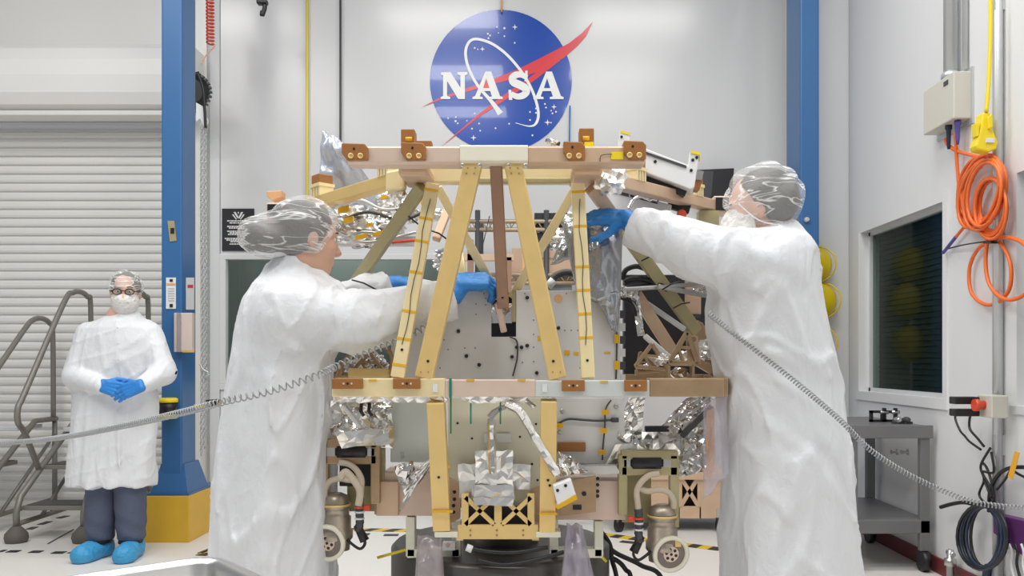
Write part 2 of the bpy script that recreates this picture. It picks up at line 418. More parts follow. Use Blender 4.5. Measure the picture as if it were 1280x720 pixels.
def sd_loft(x, y, z, sec):
    s = sorted(sec); zz = [q[0] for q in s]
    g = lambda k: np.interp(z, zz, [q[k] for q in s]).astype(np.float32)
    cx, cy, rx, ry = g(1), g(2), g(3), g(4)
    d = (np.sqrt(((x-cx)/rx)**2+((y-cy)/ry)**2)-1)*np.minimum(rx, ry)
    return np.maximum(np.maximum(d, zz[0]-z), z-zz[-1])
def ridges(x, y, z, lst):
    d = 0
    for (a, b, wd, am) in lst: d = d+am*np.exp(-((sd_seg(x, y, z, a, b, 0, 0)/wd)**2))
    return d
def wob(x, y, z, f, seed):
    r = np.random.RandomState(seed); d = 0
    for i in range(5):
        k = r.normal(size=3); k *= f*(0.6+0.9*r.rand())/np.linalg.norm(k); d = d+np.sin(k[0]*x+k[1]*y+k[2]*z+r.rand()*6.28)/5
    return d
def axes(lo, hi, h): return [np.arange(lo[i]-2*h, hi[i]+3*h, h) for i in range(3)]
def implicit(name, fn, lo, hi, h, m, parent=None, smooth=2, **kw):
    vs, fs = surfnet(fn, *axes(lo, hi, h)); o = mesh_obj(name, vs, fs, m, parent, True, **kw)
    if smooth:
        s = o.modifiers.new('smooth', 'SMOOTH'); s.iterations = smooth; s.factor = 0.5
    return o

# ================================================================== SETTING
YB = 7.10
box('floor', (-7, -1.5, -0.1), (XW+1.0, YB+1.2, 0), M_floor, kind='structure', label='pale glossy cleanroom floor')
# back wall (panelled) with the window in it
wb = box('wall_back', (-2.62, YB+0.10, 0), (XW+1, YB+0.2, 2.1), M_trim, kind='structure', label='white panelled back wall of the cleanroom')
wb.data.clear_geometry()
_b = MB().box((-2.60, YB+.02, 0), (-2.49, YB+.15, 5.2)).box((-2.49, YB+.02, 2.07), (XW, YB+.15, 5.2)).box((-2.49, YB+.02, 0), (XW, YB+.15, 1.0)).box((-.65, YB+.02, 1.0), (XW, YB+.15, 2.07))
wb.data.from_pydata([tuple(v) for v in _b.v], [], _b.f)
pxw = lambda px: (px-CX)*YB/F
def wpanel(x0, x1, z0, z1): box('panel', (x0+.003, YB, z0+.003), (x1-.003, YB+.02, z1-.003), M_wall, wb, bev=0.002)
xa, xb, xc, xd = pxw(275), pxw(627), pxw(985), XW
wpanel(xa, xb, 2.07, 5.2); wpanel(xb, xc, 0, 5.2); wpanel(xc, xd, 0, 5.2); wpanel(xa, xb, 0, 1.0); wpanel(-.65, xb, 1.0, 2.07)
box('seam_strip', (pxw(263), YB-.012, 0), (pxw(275), YB+.02, 5.2), M_trim, wb)
box('seam_strip', (xb-.02, YB-.004, 0), (xb+.02, YB, 5.2), M_wall, wb)
w1 = thing('window_1', (0, YB, 1.0), 'greenish window in the back wall behind the worker bent over', None, None, 'structure')
fr = MB().box((xa, YB-.015, 2.03), (-.65, YB+.06, 2.075)).box((xa, YB-.015, .98), (-.65, YB+.06, 1.03)).box((xa, YB-.015, 1.03), (xa+.05, YB+.06, 2.03)).box((-.70, YB-.015, 1.03), (-.65, YB+.06, 2.03))
fr.build('frame', M_wall, w1, bev=.004)
box('pane', (xa+.05, YB+.04, 1.03), (-.70, YB+.048, 2.03), M_glass, w1)
area((-1.6, YB+.55, 2.55), 1.2, .3, 9)  # unseen fill lamp added to brighten the room behind the window
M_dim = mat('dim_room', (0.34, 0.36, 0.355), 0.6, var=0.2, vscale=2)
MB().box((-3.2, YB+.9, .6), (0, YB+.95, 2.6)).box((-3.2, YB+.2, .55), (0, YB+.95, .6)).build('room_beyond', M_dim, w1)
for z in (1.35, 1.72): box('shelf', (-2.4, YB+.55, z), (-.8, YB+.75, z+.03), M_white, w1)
# right wall
wr = thing('wall_right', (XW, 4, 0), 'white right-hand wall with windows and conduits', None, None, 'structure')
wy = [3.2, 4.24, 4.98, 6.24, 7.1]; zb, zt = 1.0, 2.12
box('lower_panel', (XW, -1.5, 0), (XW+.16, 7.3, zb), M_wallr, wr)
box('upper_panel', (XW, -1.5, zt), (XW+.16, 7.3, 5.2), M_wallr, wr)
for a, b in ((6.24, 7.3), (4.24, 4.98), (-1.5, 3.2)): box('pier', (XW, a, zb), (XW+.16, b, zt), M_wallr, wr)
box('moulding', (XW-.012, 4.98-.05, zb-.06), (XW, 6.24+.05, zb), M_wallr, wr); box('moulding', (XW-.01, 6.24, zb), (XW, 6.29, zt), M_wallr, wr)
box('moulding', (XW-.01, 4.93, zb), (XW, 4.98, zt+.05), M_wallr, wr); box('moulding', (XW-.012, 3.2, zb-.04), (XW, 4.28, zb), M_trim, wr)
M_blind = mat('dark_blind', (0.028, 0.035, 0.030), 0.45)
for n, (y0, y1) in ((2, (4.98, 6.24)), (3, (3.2, 4.24))):
    wn = thing('window_%d' % n, (XW, (y0+y1)/2, zb), 'dark window with closed blinds in the right wall' if n == 2 else 'edge of a second dark window at the far right', None, None, 'structure')
    MB().box((XW+.06, y0, zb), (XW+.1, y1, zb+.025)).box((XW+.06, y0, zt-.025), (XW+.1, y1, zt)).box((XW+.06, y1-.03, zb), (XW+.1, y1, zt)).box((XW+.06, y0, zb), (XW+.1, y0+.03, zt)).build('frame', M_trim, wn)
    box('pane', (XW+.078, y0+.03, zb+.025), (XW+.084, y1-.03, zt-.025), M_glass, wn)
    sl = None
    for k in range(30):
        z = zb+.04+k*.0355
        o = MB().obox((XW+.125, (y0+y1)/2, z), (.004, 0, .019), (0, (y1-y0)/2-.03, 0), (.0015, 0, -.0004)).build('slat', M_blind, wn)
    box('backing', (XW+.15, y0, zb), (XW+.158, y1, zt), M_black, wn)
box('trim_1', (2.06, 6.45, 0), (XW, 7.1, 5.2), M_wall, kind='structure', bev=.01, label='boxed-out white corner beside the right blue column')
box('baseboard_right', (XW-.015, -1.5, 0), (XW, 6.45, .09), mat('base_red', (.16, .03, .03), .5), kind='structure', label='dark red baseboard along the right wall')
# roller shutter
d1 = thing('door_1', (-4.3, YB, 0), 'white corrugated roller shutter behind the standing worker', None, None, 'structure')
prof = [(0, 0), (-.018, .006), (-.024, .022), (-.022, .045), (-.012, .062), (0, .066)]
sm_ = None
for k in range(44):
    z = .02+k*.0712
    if sm_ is None:
        mb = MB().prism([V((-6.2, YB+.03+y, z+q)) for y, q in prof], (6.2-2.66, 0, 0)); sm_ = mb.build('slat', M_door, d1)
    else:
        o = sm_.copy(); COL.objects.link(o); o.parent = d1; o.location = (0, 0, k*.0712)
hz = 3.17
hp = [V((-6.2, YB+.02, 3.68)), V((-6.2, 6.86, 3.68)), V((-6.2, 6.77, 3.62)), V((-6.2, 6.72, 3.52)), V((-6.2, 6.71, 3.4)), V((-6.2, 6.73, 3.27)), V((-6.2, 6.78, 3.19)), V((-6.2, 6.84, 3.165)), V((-6.2, YB+.02, 3.165))]
MB().prism(hp, (6.2-2.62, 0, 0)).build('hood', M_hood, d1, bev=.01)
box('hood_lip', (-6.2, 6.80, 3.115), (-2.62, YB, 3.15), M_door, d1); box('door_lintel', (-6.2, 7.0, 3.08), (-2.62, YB+.02, 3.112), M_trim, d1)
box('side_guide', (-2.70, 6.96, 0), (-2.60, YB+.1, 3.165), M_door, d1, bev=.004)
box('wall_left', (-6.2, YB, 3.16), (-2.6, YB+.15, 5.2), M_hood, kind='structure', label='white wall above the roller shutter')
# floor markings
def floor_strip(name, a, b, wd, m, **kw):
    a, b = V(a), V(b); t = (b-a).normalized(); n = V((-t.y, t.x, 0))*wd/2; c = (a+b)/2+V((0, 0, .002))
    return MB().obox(c, (b-a)/2, n, (0, 0, .0015)).build(name, m, **kw)
floor_strip('floor_tape', G(425, 662), G(735, 667), .10, M_haz, label='yellow and black hazard tape stuck along the floor under the lander', cat='floor tape')
floor_strip('floor_tape', G(742, 667), G(918, 689), .10, M_haz, label='slanting yellow and black hazard tape on floor beside right thruster', cat='floor tape')
for i, (x0, x1, y) in enumerate(((0, 6, 689), (10, 24, 689.5), (38, 52, 690), (66, 81, 691))):
    floor_strip('floor_dash', G(x0, y), G(x1, y), .06, M_black, label=('tiny black floor dash cut by the left edge', 'leftmost whole black dash on the floor below the stairs', 'middle black dash on the floor below the stairs', 'rightmost straight black floor dash left of the shoe covers')[i], cat='floor mark', group='black floor dashes by the stairs')
for i, (a, b) in enumerate((((88, 692), (104, 687)), ((36, 662), (44, 659)), ((50, 656), (62, 652)), ((73, 648), (84, 645)))):
    floor_strip('floor_dash', G(*a), G(*b), .05, M_black, label=('slanting black floor dash touching the left shoe cover', 'slanting black floor dash nearest the left stair foot', 'middle slanting black floor dash under the stairs', 'farthest slanting black floor dash under the stairs')[i], cat='floor mark', group='slanting floor dashes by the stairs')
floor_strip('floor_dash', G(449, 668), G(462, 668), .06, M_black, label='left one of two black floor dashes left of lander stand', cat='floor mark', group='black dashes left of the lander')
floor_strip('floor_dash', G(480, 669), G(498, 669), .06, M_black, label='right one of two black floor dashes left of lander stand', cat='floor mark', group='black dashes left of the lander')
floor_strip('floor_dash', G(776, 677), G(795, 679), .06, M_black, label='black tape dash on the floor left of the right thruster', cat='floor mark')
floor_strip('floor_tape', G(255, 695), G(276, 687), .12, M_haz, label='wide hazard tape patch on the floor in front of yellow pedestal', cat='floor tape')
floor_strip('floor_dash', G(250, 692), G(272, 683), .04, M_black, label='black tape strip on the floor beside the yellow pedestal', cat='floor mark')
floor_strip('floor_dash', G(60, 680), G(92, 662), .012, M_dark, label='thin dark seam line on the floor under the stairs', cat='floor mark')

# ================================================================== INSIGNIA
lg = thing('wall_insignia', P(626, 101, YB-.01), 'round blue NASA insignia with red swoosh on the back wall', 'insignia')
Lp = lambda x, y, k: P(500+x/3.6, y/3.6, YB-.004-.002*k)
c0 = P(626, 101, YB-.004); R = 88.6*YB/F
MB().prism([c0+V((R*math.cos(t*math.pi/48), 0, R*math.sin(t*math.pi/48))) for t in range(96)], (0, -.0015, 0)).build('blue_disc', M_nblue, lg)
def flat(name, pts, k, m, th=.0012):
    mb = MB()
    for pl in pts: mb.prism([Lp(x, y, k) for x, y in pl], (0, -th, 0))
    return mb.build(name, m, lg)
upper = [(98, 482), (180, 440), (300, 397), (430, 352), (530, 312), (640, 257), (760, 195), (820, 148), (867, 98), (838, 160), (800, 204), (740, 258), (690, 288), (640, 318), (560, 342), (440, 373), (320, 407), (190, 446)]
lower = [(180, 665), (340, 525), (450, 440), (560, 365), (640, 306), (690, 272), (722, 272), (600, 366), (470, 452), (345, 534)]
flat('red_swoosh', [upper], 1, M_nred); flat('red_tail', [lower], 1.5, M_nred)
orb = smooth_path([Lp(*p, 3) for p in ((452, 512), (410, 455), (350, 385), (308, 305), (295, 235), (312, 188), (350, 176), (420, 200), (490, 255), (555, 335), (600, 420), (622, 500), (615, 550), (585, 568), (520, 553))], 8)
mbo = MB(); n = len(orb)
lr = [(.011 if i > n*.15 else .011+.014*(1-i/(n*.15))**2) * (1 if i < n*.85 else max(.25, (n-i)/(n*.15))) for i in range(n)]
vs = []
for i, p in enumerate(orb):
    t = (orb[min(i+1, n-1)]-orb[max(i-1, 0)]).normalized(); s_ = V((t.z, 0, -t.x))*lr[i]; vs += [p+s_, p-s_]
mbo.add(vs, [(2*i, 2*i+1, 2*i+3, 2*i+2) for i in range(n-1)]).build('orbit', M_nwhite, lg)
LET = {'N': [[(185, 325), (228, 325), (272, 395), (272, 340), (258, 335), (258, 325), (304, 325), (304, 335), (292, 340), (292, 446), (262, 446), (212, 365), (212, 432), (226, 437), (226, 446), (183, 446), (183, 437), (194, 432), (194, 340), (185, 335)]]}
def letA(x):
    return [[(x, 446), (x, 437), (x+12, 432), (x+58, 322), (x+84, 322), (x+124, 432), (x+136, 437), (x+136, 446), (x+74, 446), (x+74, 437), (x+88, 434), (x+80, 410), (x+42, 410), (x+33, 434), (x+46, 437), (x+46, 446)],
            ]
flat('letter', LET['N'], 4, M_nwhite)
flat('letter', letA(326), 4, M_nwhite); flat('letter', letA(600), 4, M_nwhite)
flat('letter_counter', [[(x+48, 396), (x+76, 396), (x+62, 352)] for x in (326,)], 5, M_nred); flat('letter_counter', [[(x+48, 396), (x+76, 396), (x+62, 352)] for x in (600,)], 5, M_nblue)
spath = smooth_path([Lp(*p, 4) for p in ((572, 350), (545, 336), (520, 338), (506, 352), (512, 370), (538, 382), (562, 396), (568, 414), (552, 430), (526, 434), (500, 422))], 8)
vs = []; n = len(spath)
for i, p in enumerate(spath):
    t = (spath[min(i+1, n-1)]-spath[max(i-1, 0)]).normalized(); wd = .020+.012*math.sin(math.pi*i/(n-1)); s_ = V((t.z, 0, -t.x))*wd; vs += [p+s_, p-s_]
mb = MB().add(vs, [(2*i, 2*i+1, 2*i+3, 2*i+2) for i in range(n-1)])
for pl in ([(564, 318), (574, 318), (574, 366), (560, 366)], [(488, 404), (500, 404), (506, 450), (490, 450)]): mb.prism([Lp(x, y, 4) for x, y in pl], (0, -.001, 0))
mb.build('letter', M_nwhite, lg)
star = MB()
for x, y, s_ in ((395, 152, 4), (405, 160, 4), (398, 172, 4), (436, 122, 3), (470, 127, 5), (470, 163, 4), (443, 148, 3), (336, 216, 4), (350, 222, 3), (516, 193, 4), (217, 532, 4), (252, 527, 4), (250, 545, 5), (260, 555, 4), (336, 511, 4), (301, 543, 3), (356, 556, 4), (324, 579, 4), (361, 588, 4), (430, 577, 4), (491, 557, 4), (585, 504, 4), (612, 488, 4), (612, 508, 4), (585, 540, 4), (652, 468, 4), (657, 484, 4), (686, 510, 4), (702, 503, 4), (680, 552, 3), (596, 609, 4), (680, 498, 3)):
    star.prism([Lp(x+s_*math.cos(k*math.pi/4), y+s_*math.sin(k*math.pi/4), 2) for k in range(8)], (0, -.001, 0))
for x, y, s_ in ((371, 221, 12), (517, 122, 13), (331, 620, 14), (693, 481, 13), (664, 551, 15)):
    star.prism([Lp(x+(s_ if k % 2 == 0 else s_*.28)*math.cos(k*math.pi/4), y+(s_ if k % 2 == 0 else s_*.28)*math.sin(k*math.pi/4), 2) for k in range(8)], (0, -.001, 0))
star.build('star_field', M_nwhite, lg, kind='stuff')
# sign
sg = thing('notice_sign', P(298, 313, YB-.005), 'small black notice sign with white emblem and text on back wall', 'sign')
MB().box(P(277.5, 313.5, YB-.012), P(318, 261, YB-.002)).build('plate', M_sign, sg)
em = MB()
for pl in ([(292, 265), (294.5, 265), (298, 271), (296.8, 273)], [(304, 265), (301.5, 265), (297.5, 273), (299.5, 273)], [(297, 265), (299, 265), (298, 268)], [(290, 268), (292, 268), (296, 274), (295, 274.5)], [(306, 268), (304, 268), (300, 274), (301, 274.5)]):
    em.prism([P(x, y, YB-.013) for x, y in pl], (0, -.001, 0))
em.build('emblem', M_print, sg)
for (y, a, b) in ((276, 284, 312), (278.5, 287, 309), (283, 284, 313), (285, 286, 309), (289, 284, 313), (291, 287, 308), (293, 285, 311), (298, 281, 314), (300, 283, 312), (302, 288, 306), (305, 287, 310)):
    rng = random.Random(y); x = a; mb = MB()
    while x < b:
        wdt = rng.uniform(1.2, 3.6); x2 = min(b, x+wdt); mb.box(P(x, y+.8, YB-.014), P(x2, y-.7, YB-.0125)); x = x2+.6
    mb.build('text_line', M_print, sg)

# ================================================================== COLUMNS
cl = thing('steel_column', (-2.4, 6.1, 0), 'blue steel column on yellow pedestal behind the standing worker', 'column')
MB().box((-2.487, 5.95, .31), (-2.345, 6.20, 5.2)).build('shaft', M_blue, cl, bev=.012)
a, b = V((-2.416, 6.08, .31)), .31
def frustum(c, hx0, hy0, hx1, hy1, h):
    vs = [c+V((i*hx0, j*hy0, 0)) for i, j in ((-1, -1), (1, -1), (1, 1), (-1, 1))]+[c+V((i*hx1, j*hy1, h)) for i, j in ((-1, -1), (1, -1), (1, 1), (-1, 1))]
    return MB().add(vs, [(3, 2, 1, 0), (4, 5, 6, 7), (0, 1, 5, 4), (1, 2, 6, 5), (2, 3, 7, 6), (3, 0, 4, 7)])
frustum(V((-2.416, 6.10, .325)), .125, .19, .078, .13, .19).build('flared_foot', M_blue, cl)
box('base_plate', (-2.57, 5.9, .31), (-2.28, 6.45, .326), M_blue, cl)
box('pedestal', (-2.585, 5.88, 0), (-2.27, 6.56, .31), M_yel, cl, bev=.004)
for i in range(2): MB().lathe((-2.50+.15*i, 6.0, .326), (0, 0, 1), [(0, .014), (.02, .014)], 8).build('anchor_bolt', M_steel, cl)
d_ = 5.948
def decal(name, x0, y0, x1, y1, d, m, parent, k=0): return MB().box(P(x0, y1, d-.003-k*.001), P(x1, y0, d-k*.001)).build(name, m, parent)
def sticker(name, x0, y0, x1, y1, d, label, bands):
    t = thing(name, P((x0+x1)/2, y1, d), label, 'sticker'); decal('backing', x0, y0, x1, y1, d, M_print, t)
    for (a0, b0, a1, b1, m) in bands: decal('band', a0, b0, a1, b1, d, m, t, 4)
    return t
sticker('warning_label', 207.5, 347, 220, 386, d_, 'white label with an orange stripe on front of blue column', [(208, 354, 219.5, 356, M_ply), (212, 349, 216, 352, M_black), (212, 380, 216, 384, M_black)]+[(210, y, 218, y+.7, M_trim) for y in (360, 363, 366, 369, 372, 375)])
t = thing('warning_label', (-2.343, 6.1, 1.6), 'narrow white label with red stripe on side of blue column', 'sticker')
sx = lambda px, py, tt=0: V((-2.345+tt, F*2.345/(CX-px), H-(py-CY)*2.345/(CX-px)))
MB().prism([sx(232.5, 347), sx(242.5, 347), sx(242.5, 387), sx(232.5, 387)], (.002, 0, 0)).build('backing', M_print, t)
MB().prism([sx(234, 356, .002), sx(241, 356, .002), sx(241, 360, .002), sx(234, 360, .002)], (.001, 0, 0)).build('band', M_nred, t)
t = thing('paint_mark', P(215, 300, d_), 'small olive and brown sticker high on the blue column', 'sticker')
MB().prism([P(x, y, d_) for x, y in ((209.5, 276), (218, 276), (221, 301), (212.5, 302))], (0, -.003, 0)).build('backing', M_olive, t); decal('spot', 213, 285, 218, 292, d_-.003, M_black, t)
t = thing('document_holder', (-2.345, 6.1, 1.35), 'clear document holder with papers on the side of blue column', 'holder')
MB().box(P(221, 440, 5.95), P(240, 391, 5.90)).build('papers', mat('paper_pinkish', (.62, .52, .47), .5, var=.15, vscale=5), t, bev=.004)
MB().box(P(221, 440, 5.899), P(226, 391, 5.893)).build('clear_edge', M_bagp, t); decal('yellow_clip', 219, 402, 222, 427, 5.91, M_yel2, t); decal('yellow_rim', 228, 438, 243, 440.5, 5.90, M_yel, t)
t = thing('belt_barrier_reel', P(210, 523, 5.9), 'yellow and black retractable belt reel on the blue column', 'belt reel')
c = P(210, 510, 5.9)
MB().lathe(c-V((0, 0, .072)), (0, 0, 1), [(0, .05), (.005, .062), (.024, .062), (.03, .058)], 20).build('lower_cap', M_yel2, t)
MB().lathe(c-V((0, 0, .042)), (0, 0, 1), [(0, .057), (.08, .057)], 20).build('drum', M_black, t)
MB().lathe(c+V((0, 0, .038)), (0, 0, 1), [(0, .06), (.004, .064), (.024, .064), (.03, .05)], 20).build('upper_cap', M_yel2, t)
t = thing('barrier_belt', P(246, 512, 5.95), 'yellow and black barrier belt stretched right of blue column', 'belt')
bar('webbing', P(243, 508, 6.02), P(292, 504, 6.1), .03, .004, M_yel2, t); bar('belt_end', P(258, 504.5, 5.99), P(274, 503, 6.0), .05, .02, M_black, t)
cr = thing('steel_column', (1.96, 6.35, 0), 'blue steel column behind the worker on the right', 'column')
box('shaft', (1.90, 6.16, .02), (2.035, 6.5, 5.2), M_blue, cr, bev=.012); box('base_plate', (1.84, 6.08, 0), (2.055, 6.56, .02), M_blue, cr)
MB().lathe(P(1008, 275, 6.16), (0, -1, 0), [(0, .02), (.012, .02), (.03, .012)], 12).build('bolt', M_galv, cr)
# hard hats
M_hat = mat('hat_yellow', (0.80, 0.60, 0.01), 0.35)
for i, (x, y, lab) in enumerate(((1019, 331, 'yellow hard hat on the wall hook, topmost of three'), (1025, 376, 'yellow hard hat on the wall hook, middle one of three'), (1021, 429, 'yellow hard hat on the wall hook, lowest of three'))):
    t = thing('hard_hat', P(x, y+23, 6.38), lab, 'hard hat', 'yellow hard hats hung one above another'); c = P(x, y, 6.38)
    mb = MB().ball(c, .12, .085, .128, 16); mb.build('shell', M_hat, t)
    mb = MB()
    for k in (1,): mb.tube([c+V((.1215*math.sin(a)*math.cos(.25-.3*k), -.087*abs(math.sin(a)) , .130*math.cos(a))) for a in [math.pi*j/14 for j in range(15)]], .006, 6)
    mb.build('rib', M_hat, t)
    MB().lathe(c+V((0, .05, 0)), (0, 1, 0), [(0, .10), (.004, .115), (.012, .115), (.016, .10)], 24).build('brim', M_hat, t)

# ================================================================== HOIST, CORDS ON THE BACK WALL
t = thing('chain_hoist', P(252, 160, 6.8), 'black chain hoist sprocket beside the top of the shutter', 'hoist')
c = P(240, 116, 6.75)
MB().lathe(c, (0, -1, 0), [(0, .14), (.03, .14), (.035, .10), (.045, .10)], 24).build('sprocket', M_black, t)
mb = MB()
for k in range(28):
    an = 2*math.pi*k/28; e = V((math.cos(an), 0, math.sin(an))); mb.obox(c+e*.145+V((0, -.015, 0)), e*.012, (0, .015, 0), V((-e.z, 0, e.x))*.008)
mb.build('sprocket_teeth', M_dark, t, kind='stuff')
MB().prism([P(x, y, 6.6) for x, y in ((245, 128), (252, 132), (258, 150), (255, 158), (250, 148), (245, 152))], (0, .05, 0)).build('bracket_plate', M_white, t)
MB().tube(smooth_path([P(x, y, 6.58) for x, y in ((247, 90), (254, 112), (256, 138), (257, 160))], 6), .012, 6).build('guard', M_black, t)
t = thing('hoist_chain', P(255, 575, 6.7), 'hanging galvanised pull chain to the right of blue column', 'chain')
lk = MB(); link = None
n_l = 0
for xk in (252.5, 256.8):
    y = 160
    while y < 560 + (xk < 254)*10:
        p = P(xk+.8*math.sin(y*.02), y, 6.7); vert = n_l % 2
        pts = [p+(V((0, 1, 0)) if vert else V((1, 0, 0)))*.010*math.cos(a)+V((0, 0, .017))*math.sin(a) for a in [2*math.pi*j/8 for j in range(8)]]
        if True: lk.tube(pts, .0035, 4, True)
        y += 4.2; n_l += 1
lk.build('chain_links', M_galv, t, kind='stuff')
tube('chain_knot', smooth_path([P(x, y, 6.68) for x, y in ((250, 455), (254, 462), (260, 466), (256, 472), (262, 468))], 5), .008, M_galv, t)
t = thing('coiled_air_hose', P(262, 60, 6.6), 'red coiled air hose hanging beside the blue column', 'hose')
coil([P(262.5, -8, 6.6), P(263, 56, 6.6)], .026, .007, .026, 12, 6).build('coil', M_red, t)
tube('hose_tail', smooth_path([P(x, y, 6.6) for x, y in ((266, 55), (268, 58), (262, 64), (257, 70), (253, 76), (251, 80))], 5), .006, mat('peach_hose', (.75, .42, .3), .4), t)
t = thing('hanging_hook', P(328, 20, 6.5), 'small black hook hanging from above at top edge', 'hook')
tube('cable', [P(327, -10, 6.5), P(327, 2, 6.5)], .008, M_black, t); tube('hook', smooth_path([P(x, y, 6.5) for x, y in ((327, 0), (330, 3), (331, 9), (329, 16), (327.5, 19), (328, 14))], 4), .017, M_black, t); box('hook_block', P(323, 8, 6.53), P(333, -2, 6.47), M_black, t, bev=.01)
tube('yellow_cable', [P(384, -10, YB-.03), P(384, 330, YB-.03)], .011, mat('cable_yellow', (.85, .68, .08), .4), base=P(384, 330, YB-.03), label='thin yellow cable running straight down the back wall', cat='cable')
tube('dark_cable', [P(425.5, -10, YB-.03), P(425.5, 300, YB-.03)], .009, M_dark, base=P(425.5, 300, YB-.03), label='thin dark cable running down the back wall', cat='cable')
tube('brown_cable', [P(627, -10, YB-.03), P(627, 15, YB-.03)], .008, M_ply, base=P(627, 15, YB-.03), label='short brown cable above the round insignia', cat='cable')
tube('blue_cable', [P(712.5, 132, YB-.03), P(711.5, 200, YB-.03)], .006, mat('cable_blue', (.05, .2, .5), .4), base=P(712, 200, YB-.03), label='thin blue cable at right edge of the insignia', cat='cable')

# ================================================================== ROLLING STAIRS
def stairs(x0, x1, y0, n, rail, label):
    t = thing('rolling_stairs', (x0, y0, 0), label, 'stairs', 'grey rolling stairs by the shutter')
    run, rise = .25, .245; top = n*rise; yt = y0+run*n
    for i in range(n):
        z = rise*(i+1)-.01; y = y0+.05+run*i
        MB().box((x0+.02, y, z-.03), (x1-.02, y+(.26 if i < n-1 else .34), z)).build('tread', M_stair if i < n-1 else M_trim, t, bev=.004)
        if i < n-1: box('tread_mat', (x0+.03, y+.02, z), (x1-.03, y+.24, z+.004), M_dark, t)
    for x in (x0, x1):
        tube('stringer', [V((x, y0, .10)), V((x, y0, .2)), V((x, y0+.05, .30)), V((x, yt, top+.02)), V((x, yt+.3, top+.02))], .021, M_stair, t)
        tube('rear_leg', [V((x, yt+.28, .0)), V((x, yt+.28, top))], .019, M_stair, t)
        tube('base_rail', [V((x, y0, .12)), V((x, yt+.28, .12))], .017, M_stair, t)
        tube('handrail', smooth_path([V((x, y0+.28, top*.6)), V((x, y0+.10, .72)), V((x, y0+.02, .80)), V((x, y0+.02, .90)), V((x, y0+.10, 1.0)), V((x, yt-.15, rail-.10)), V((x, yt-.02, rail-.015)), V((x, yt+.10, rail)), V((x, yt+.20, rail-.03)), V((x, yt+.25, rail-.12)), V((x, yt+.26, top))], 5), .020, M_stair, t)
        tube('diagonal_brace', [V((x, y0+.3, .12)), V((x, yt+.28, top-.1))], .014, M_stair, t)
        MB().lathe((x, y0, 0), (0, 0, 1), [(0, .066), (.03, .075), (.06, .07), (.09, .045), (.11, .025)], 18).build('rubber_foot', M_rubber, t)
    for x in (x0, x1): MB().lathe((x-.012, yt+.28, .05), (1, 0, 0), [(0, .05), (.025, .05)], 16).build('wheel', M_black, t)
    return t
stairs(-3.43, -2.98, 5.89, 3, 1.74, 'grey tubular rolling stairs just behind the standing worker')
stairs(-4.3, -3.76, 5.95, 3, 1.54, 'lower grey rolling stairs cut off by the left edge')

# ================================================================== RIGHT WALL FIXTURES
t = thing('electrical_box', (XW, 4.8, 2.49), 'pale metal electrical box with conduit high on the right wall', 'electrical box')
box('housing', (XW-.10, 4.66, 2.50), (XW, 5.02, 2.75), M_box, t, bev=.006); box('flange', (XW-.012, 4.64, 2.47), (XW, 5.04, 2.77), M_galv, t)
box('label_plate', (XW-.103, 4.72, 2.70), (XW-.10, 4.77, 2.725), M_dark, t)
tube('conduit', [V((XW-.05, 4.80, 2.75)), V((XW-.05, 4.80, 5.0))], .036, M_galv, t, 16); MB().lathe((XW-.05, 4.80, 2.75), (0, 0, 1), [(0, .048), (.03, .048), (.04, .038)], 16).build('conduit_nut', M_galv, t)
tube('side_conduit', [V((XW-.02, 4.70, 2.77)), V((XW-.02, 4.70, 5.0))], .014, M_galv, t)
for i, yy in enumerate((4.80, 4.70)): MB().lathe((XW-.06, yy, 2.50), (0, 0, -1), [(0, .018), (.02, .018), (.03, .013), (.10, .011), (.13, .007)], 10).build('cable_gland', M_navy if i == 0 else M_violet, t)
t = thing('fiber_cable_coil', W(1230, 290, .03), 'coiled bright orange cable hanging on the right wall', 'cable')
S = lambda *pts: smooth_path([W(x, y, tt) for x, y, tt in pts], 8)
tube('feed', S((1182, 172, .06), (1184, 180, .05), (1195, 188, .04), (1215, 194, .03), (1236, 199, .03)), .010, M_orange, t)
tube('feed', S((1194, 165, .06), (1196, 200, .04), (1199, 240, .03), (1200, 262, .03), (1206, 275, .03), (1222, 268, .05)), .010, M_orange, t)
rng = random.Random(3)
for k in range(8):
    cx_, cy_ = 1227+rng.uniform(-4, 4), 240+rng.uniform(-4, 4); rx_, ry_ = 24+rng.uniform(-4, 3), 44+rng.uniform(-4, 3)
    tl = .25+rng.uniform(-.12, .12)
    pts = []
    for j in range(22):
        a = 2*math.pi*j/22; u, v = rx_*math.cos(a), ry_*math.sin(a); pts.append(W(cx_+u*math.cos(tl)-v*math.sin(tl)*.9, cy_+u*math.sin(tl)*.8+v*math.cos(tl), .03+.008*k))
    tube('loop', pts, .0095, M_orange, t, 6, True)
for k in range(5):
    cx_, cy_ = 1238+rng.uniform(-3, 3), 258+rng.uniform(-4, 4)
    tube('loop', [W(cx_+(16+k)*math.cos(a), cy_+(32+k*1.5)*math.sin(a), .04+.007*k) for a in [2*math.pi*j/20 for j in range(20)]], .0095, M_orange, t, 6, True)
tube('lower_loop', S((1237, 290, .04), (1237, 300, .04), (1222, 312, .03), (1212, 335, .03), (1214, 365, .03), (1230, 380, .03), (1248, 378, .03), (1262, 360, .03), (1263, 330, .03), (1252, 306, .03), (1236, 300, .04), (1232, 330, .05), (1238, 358, .05), (1256, 374, .05), (1278, 370, .05), (1292, 350, .05), (1284, 310, .04), (1262, 297, .04), (1240, 300, .04)), .010, M_orange, t)
tube('spur', S((1222, 262, .04), (1208, 280, .03), (1195, 296, .03)), .009, M_orange, t); tube('spur_plug', S((1195, 296, .03), (1187, 306, .03), (1179, 316, .03)), .010, M_violet, t)
MB().bar(W(1233, 303, .06), W(1243, 303, .06), .012, .03).build('strap', M_black, t)
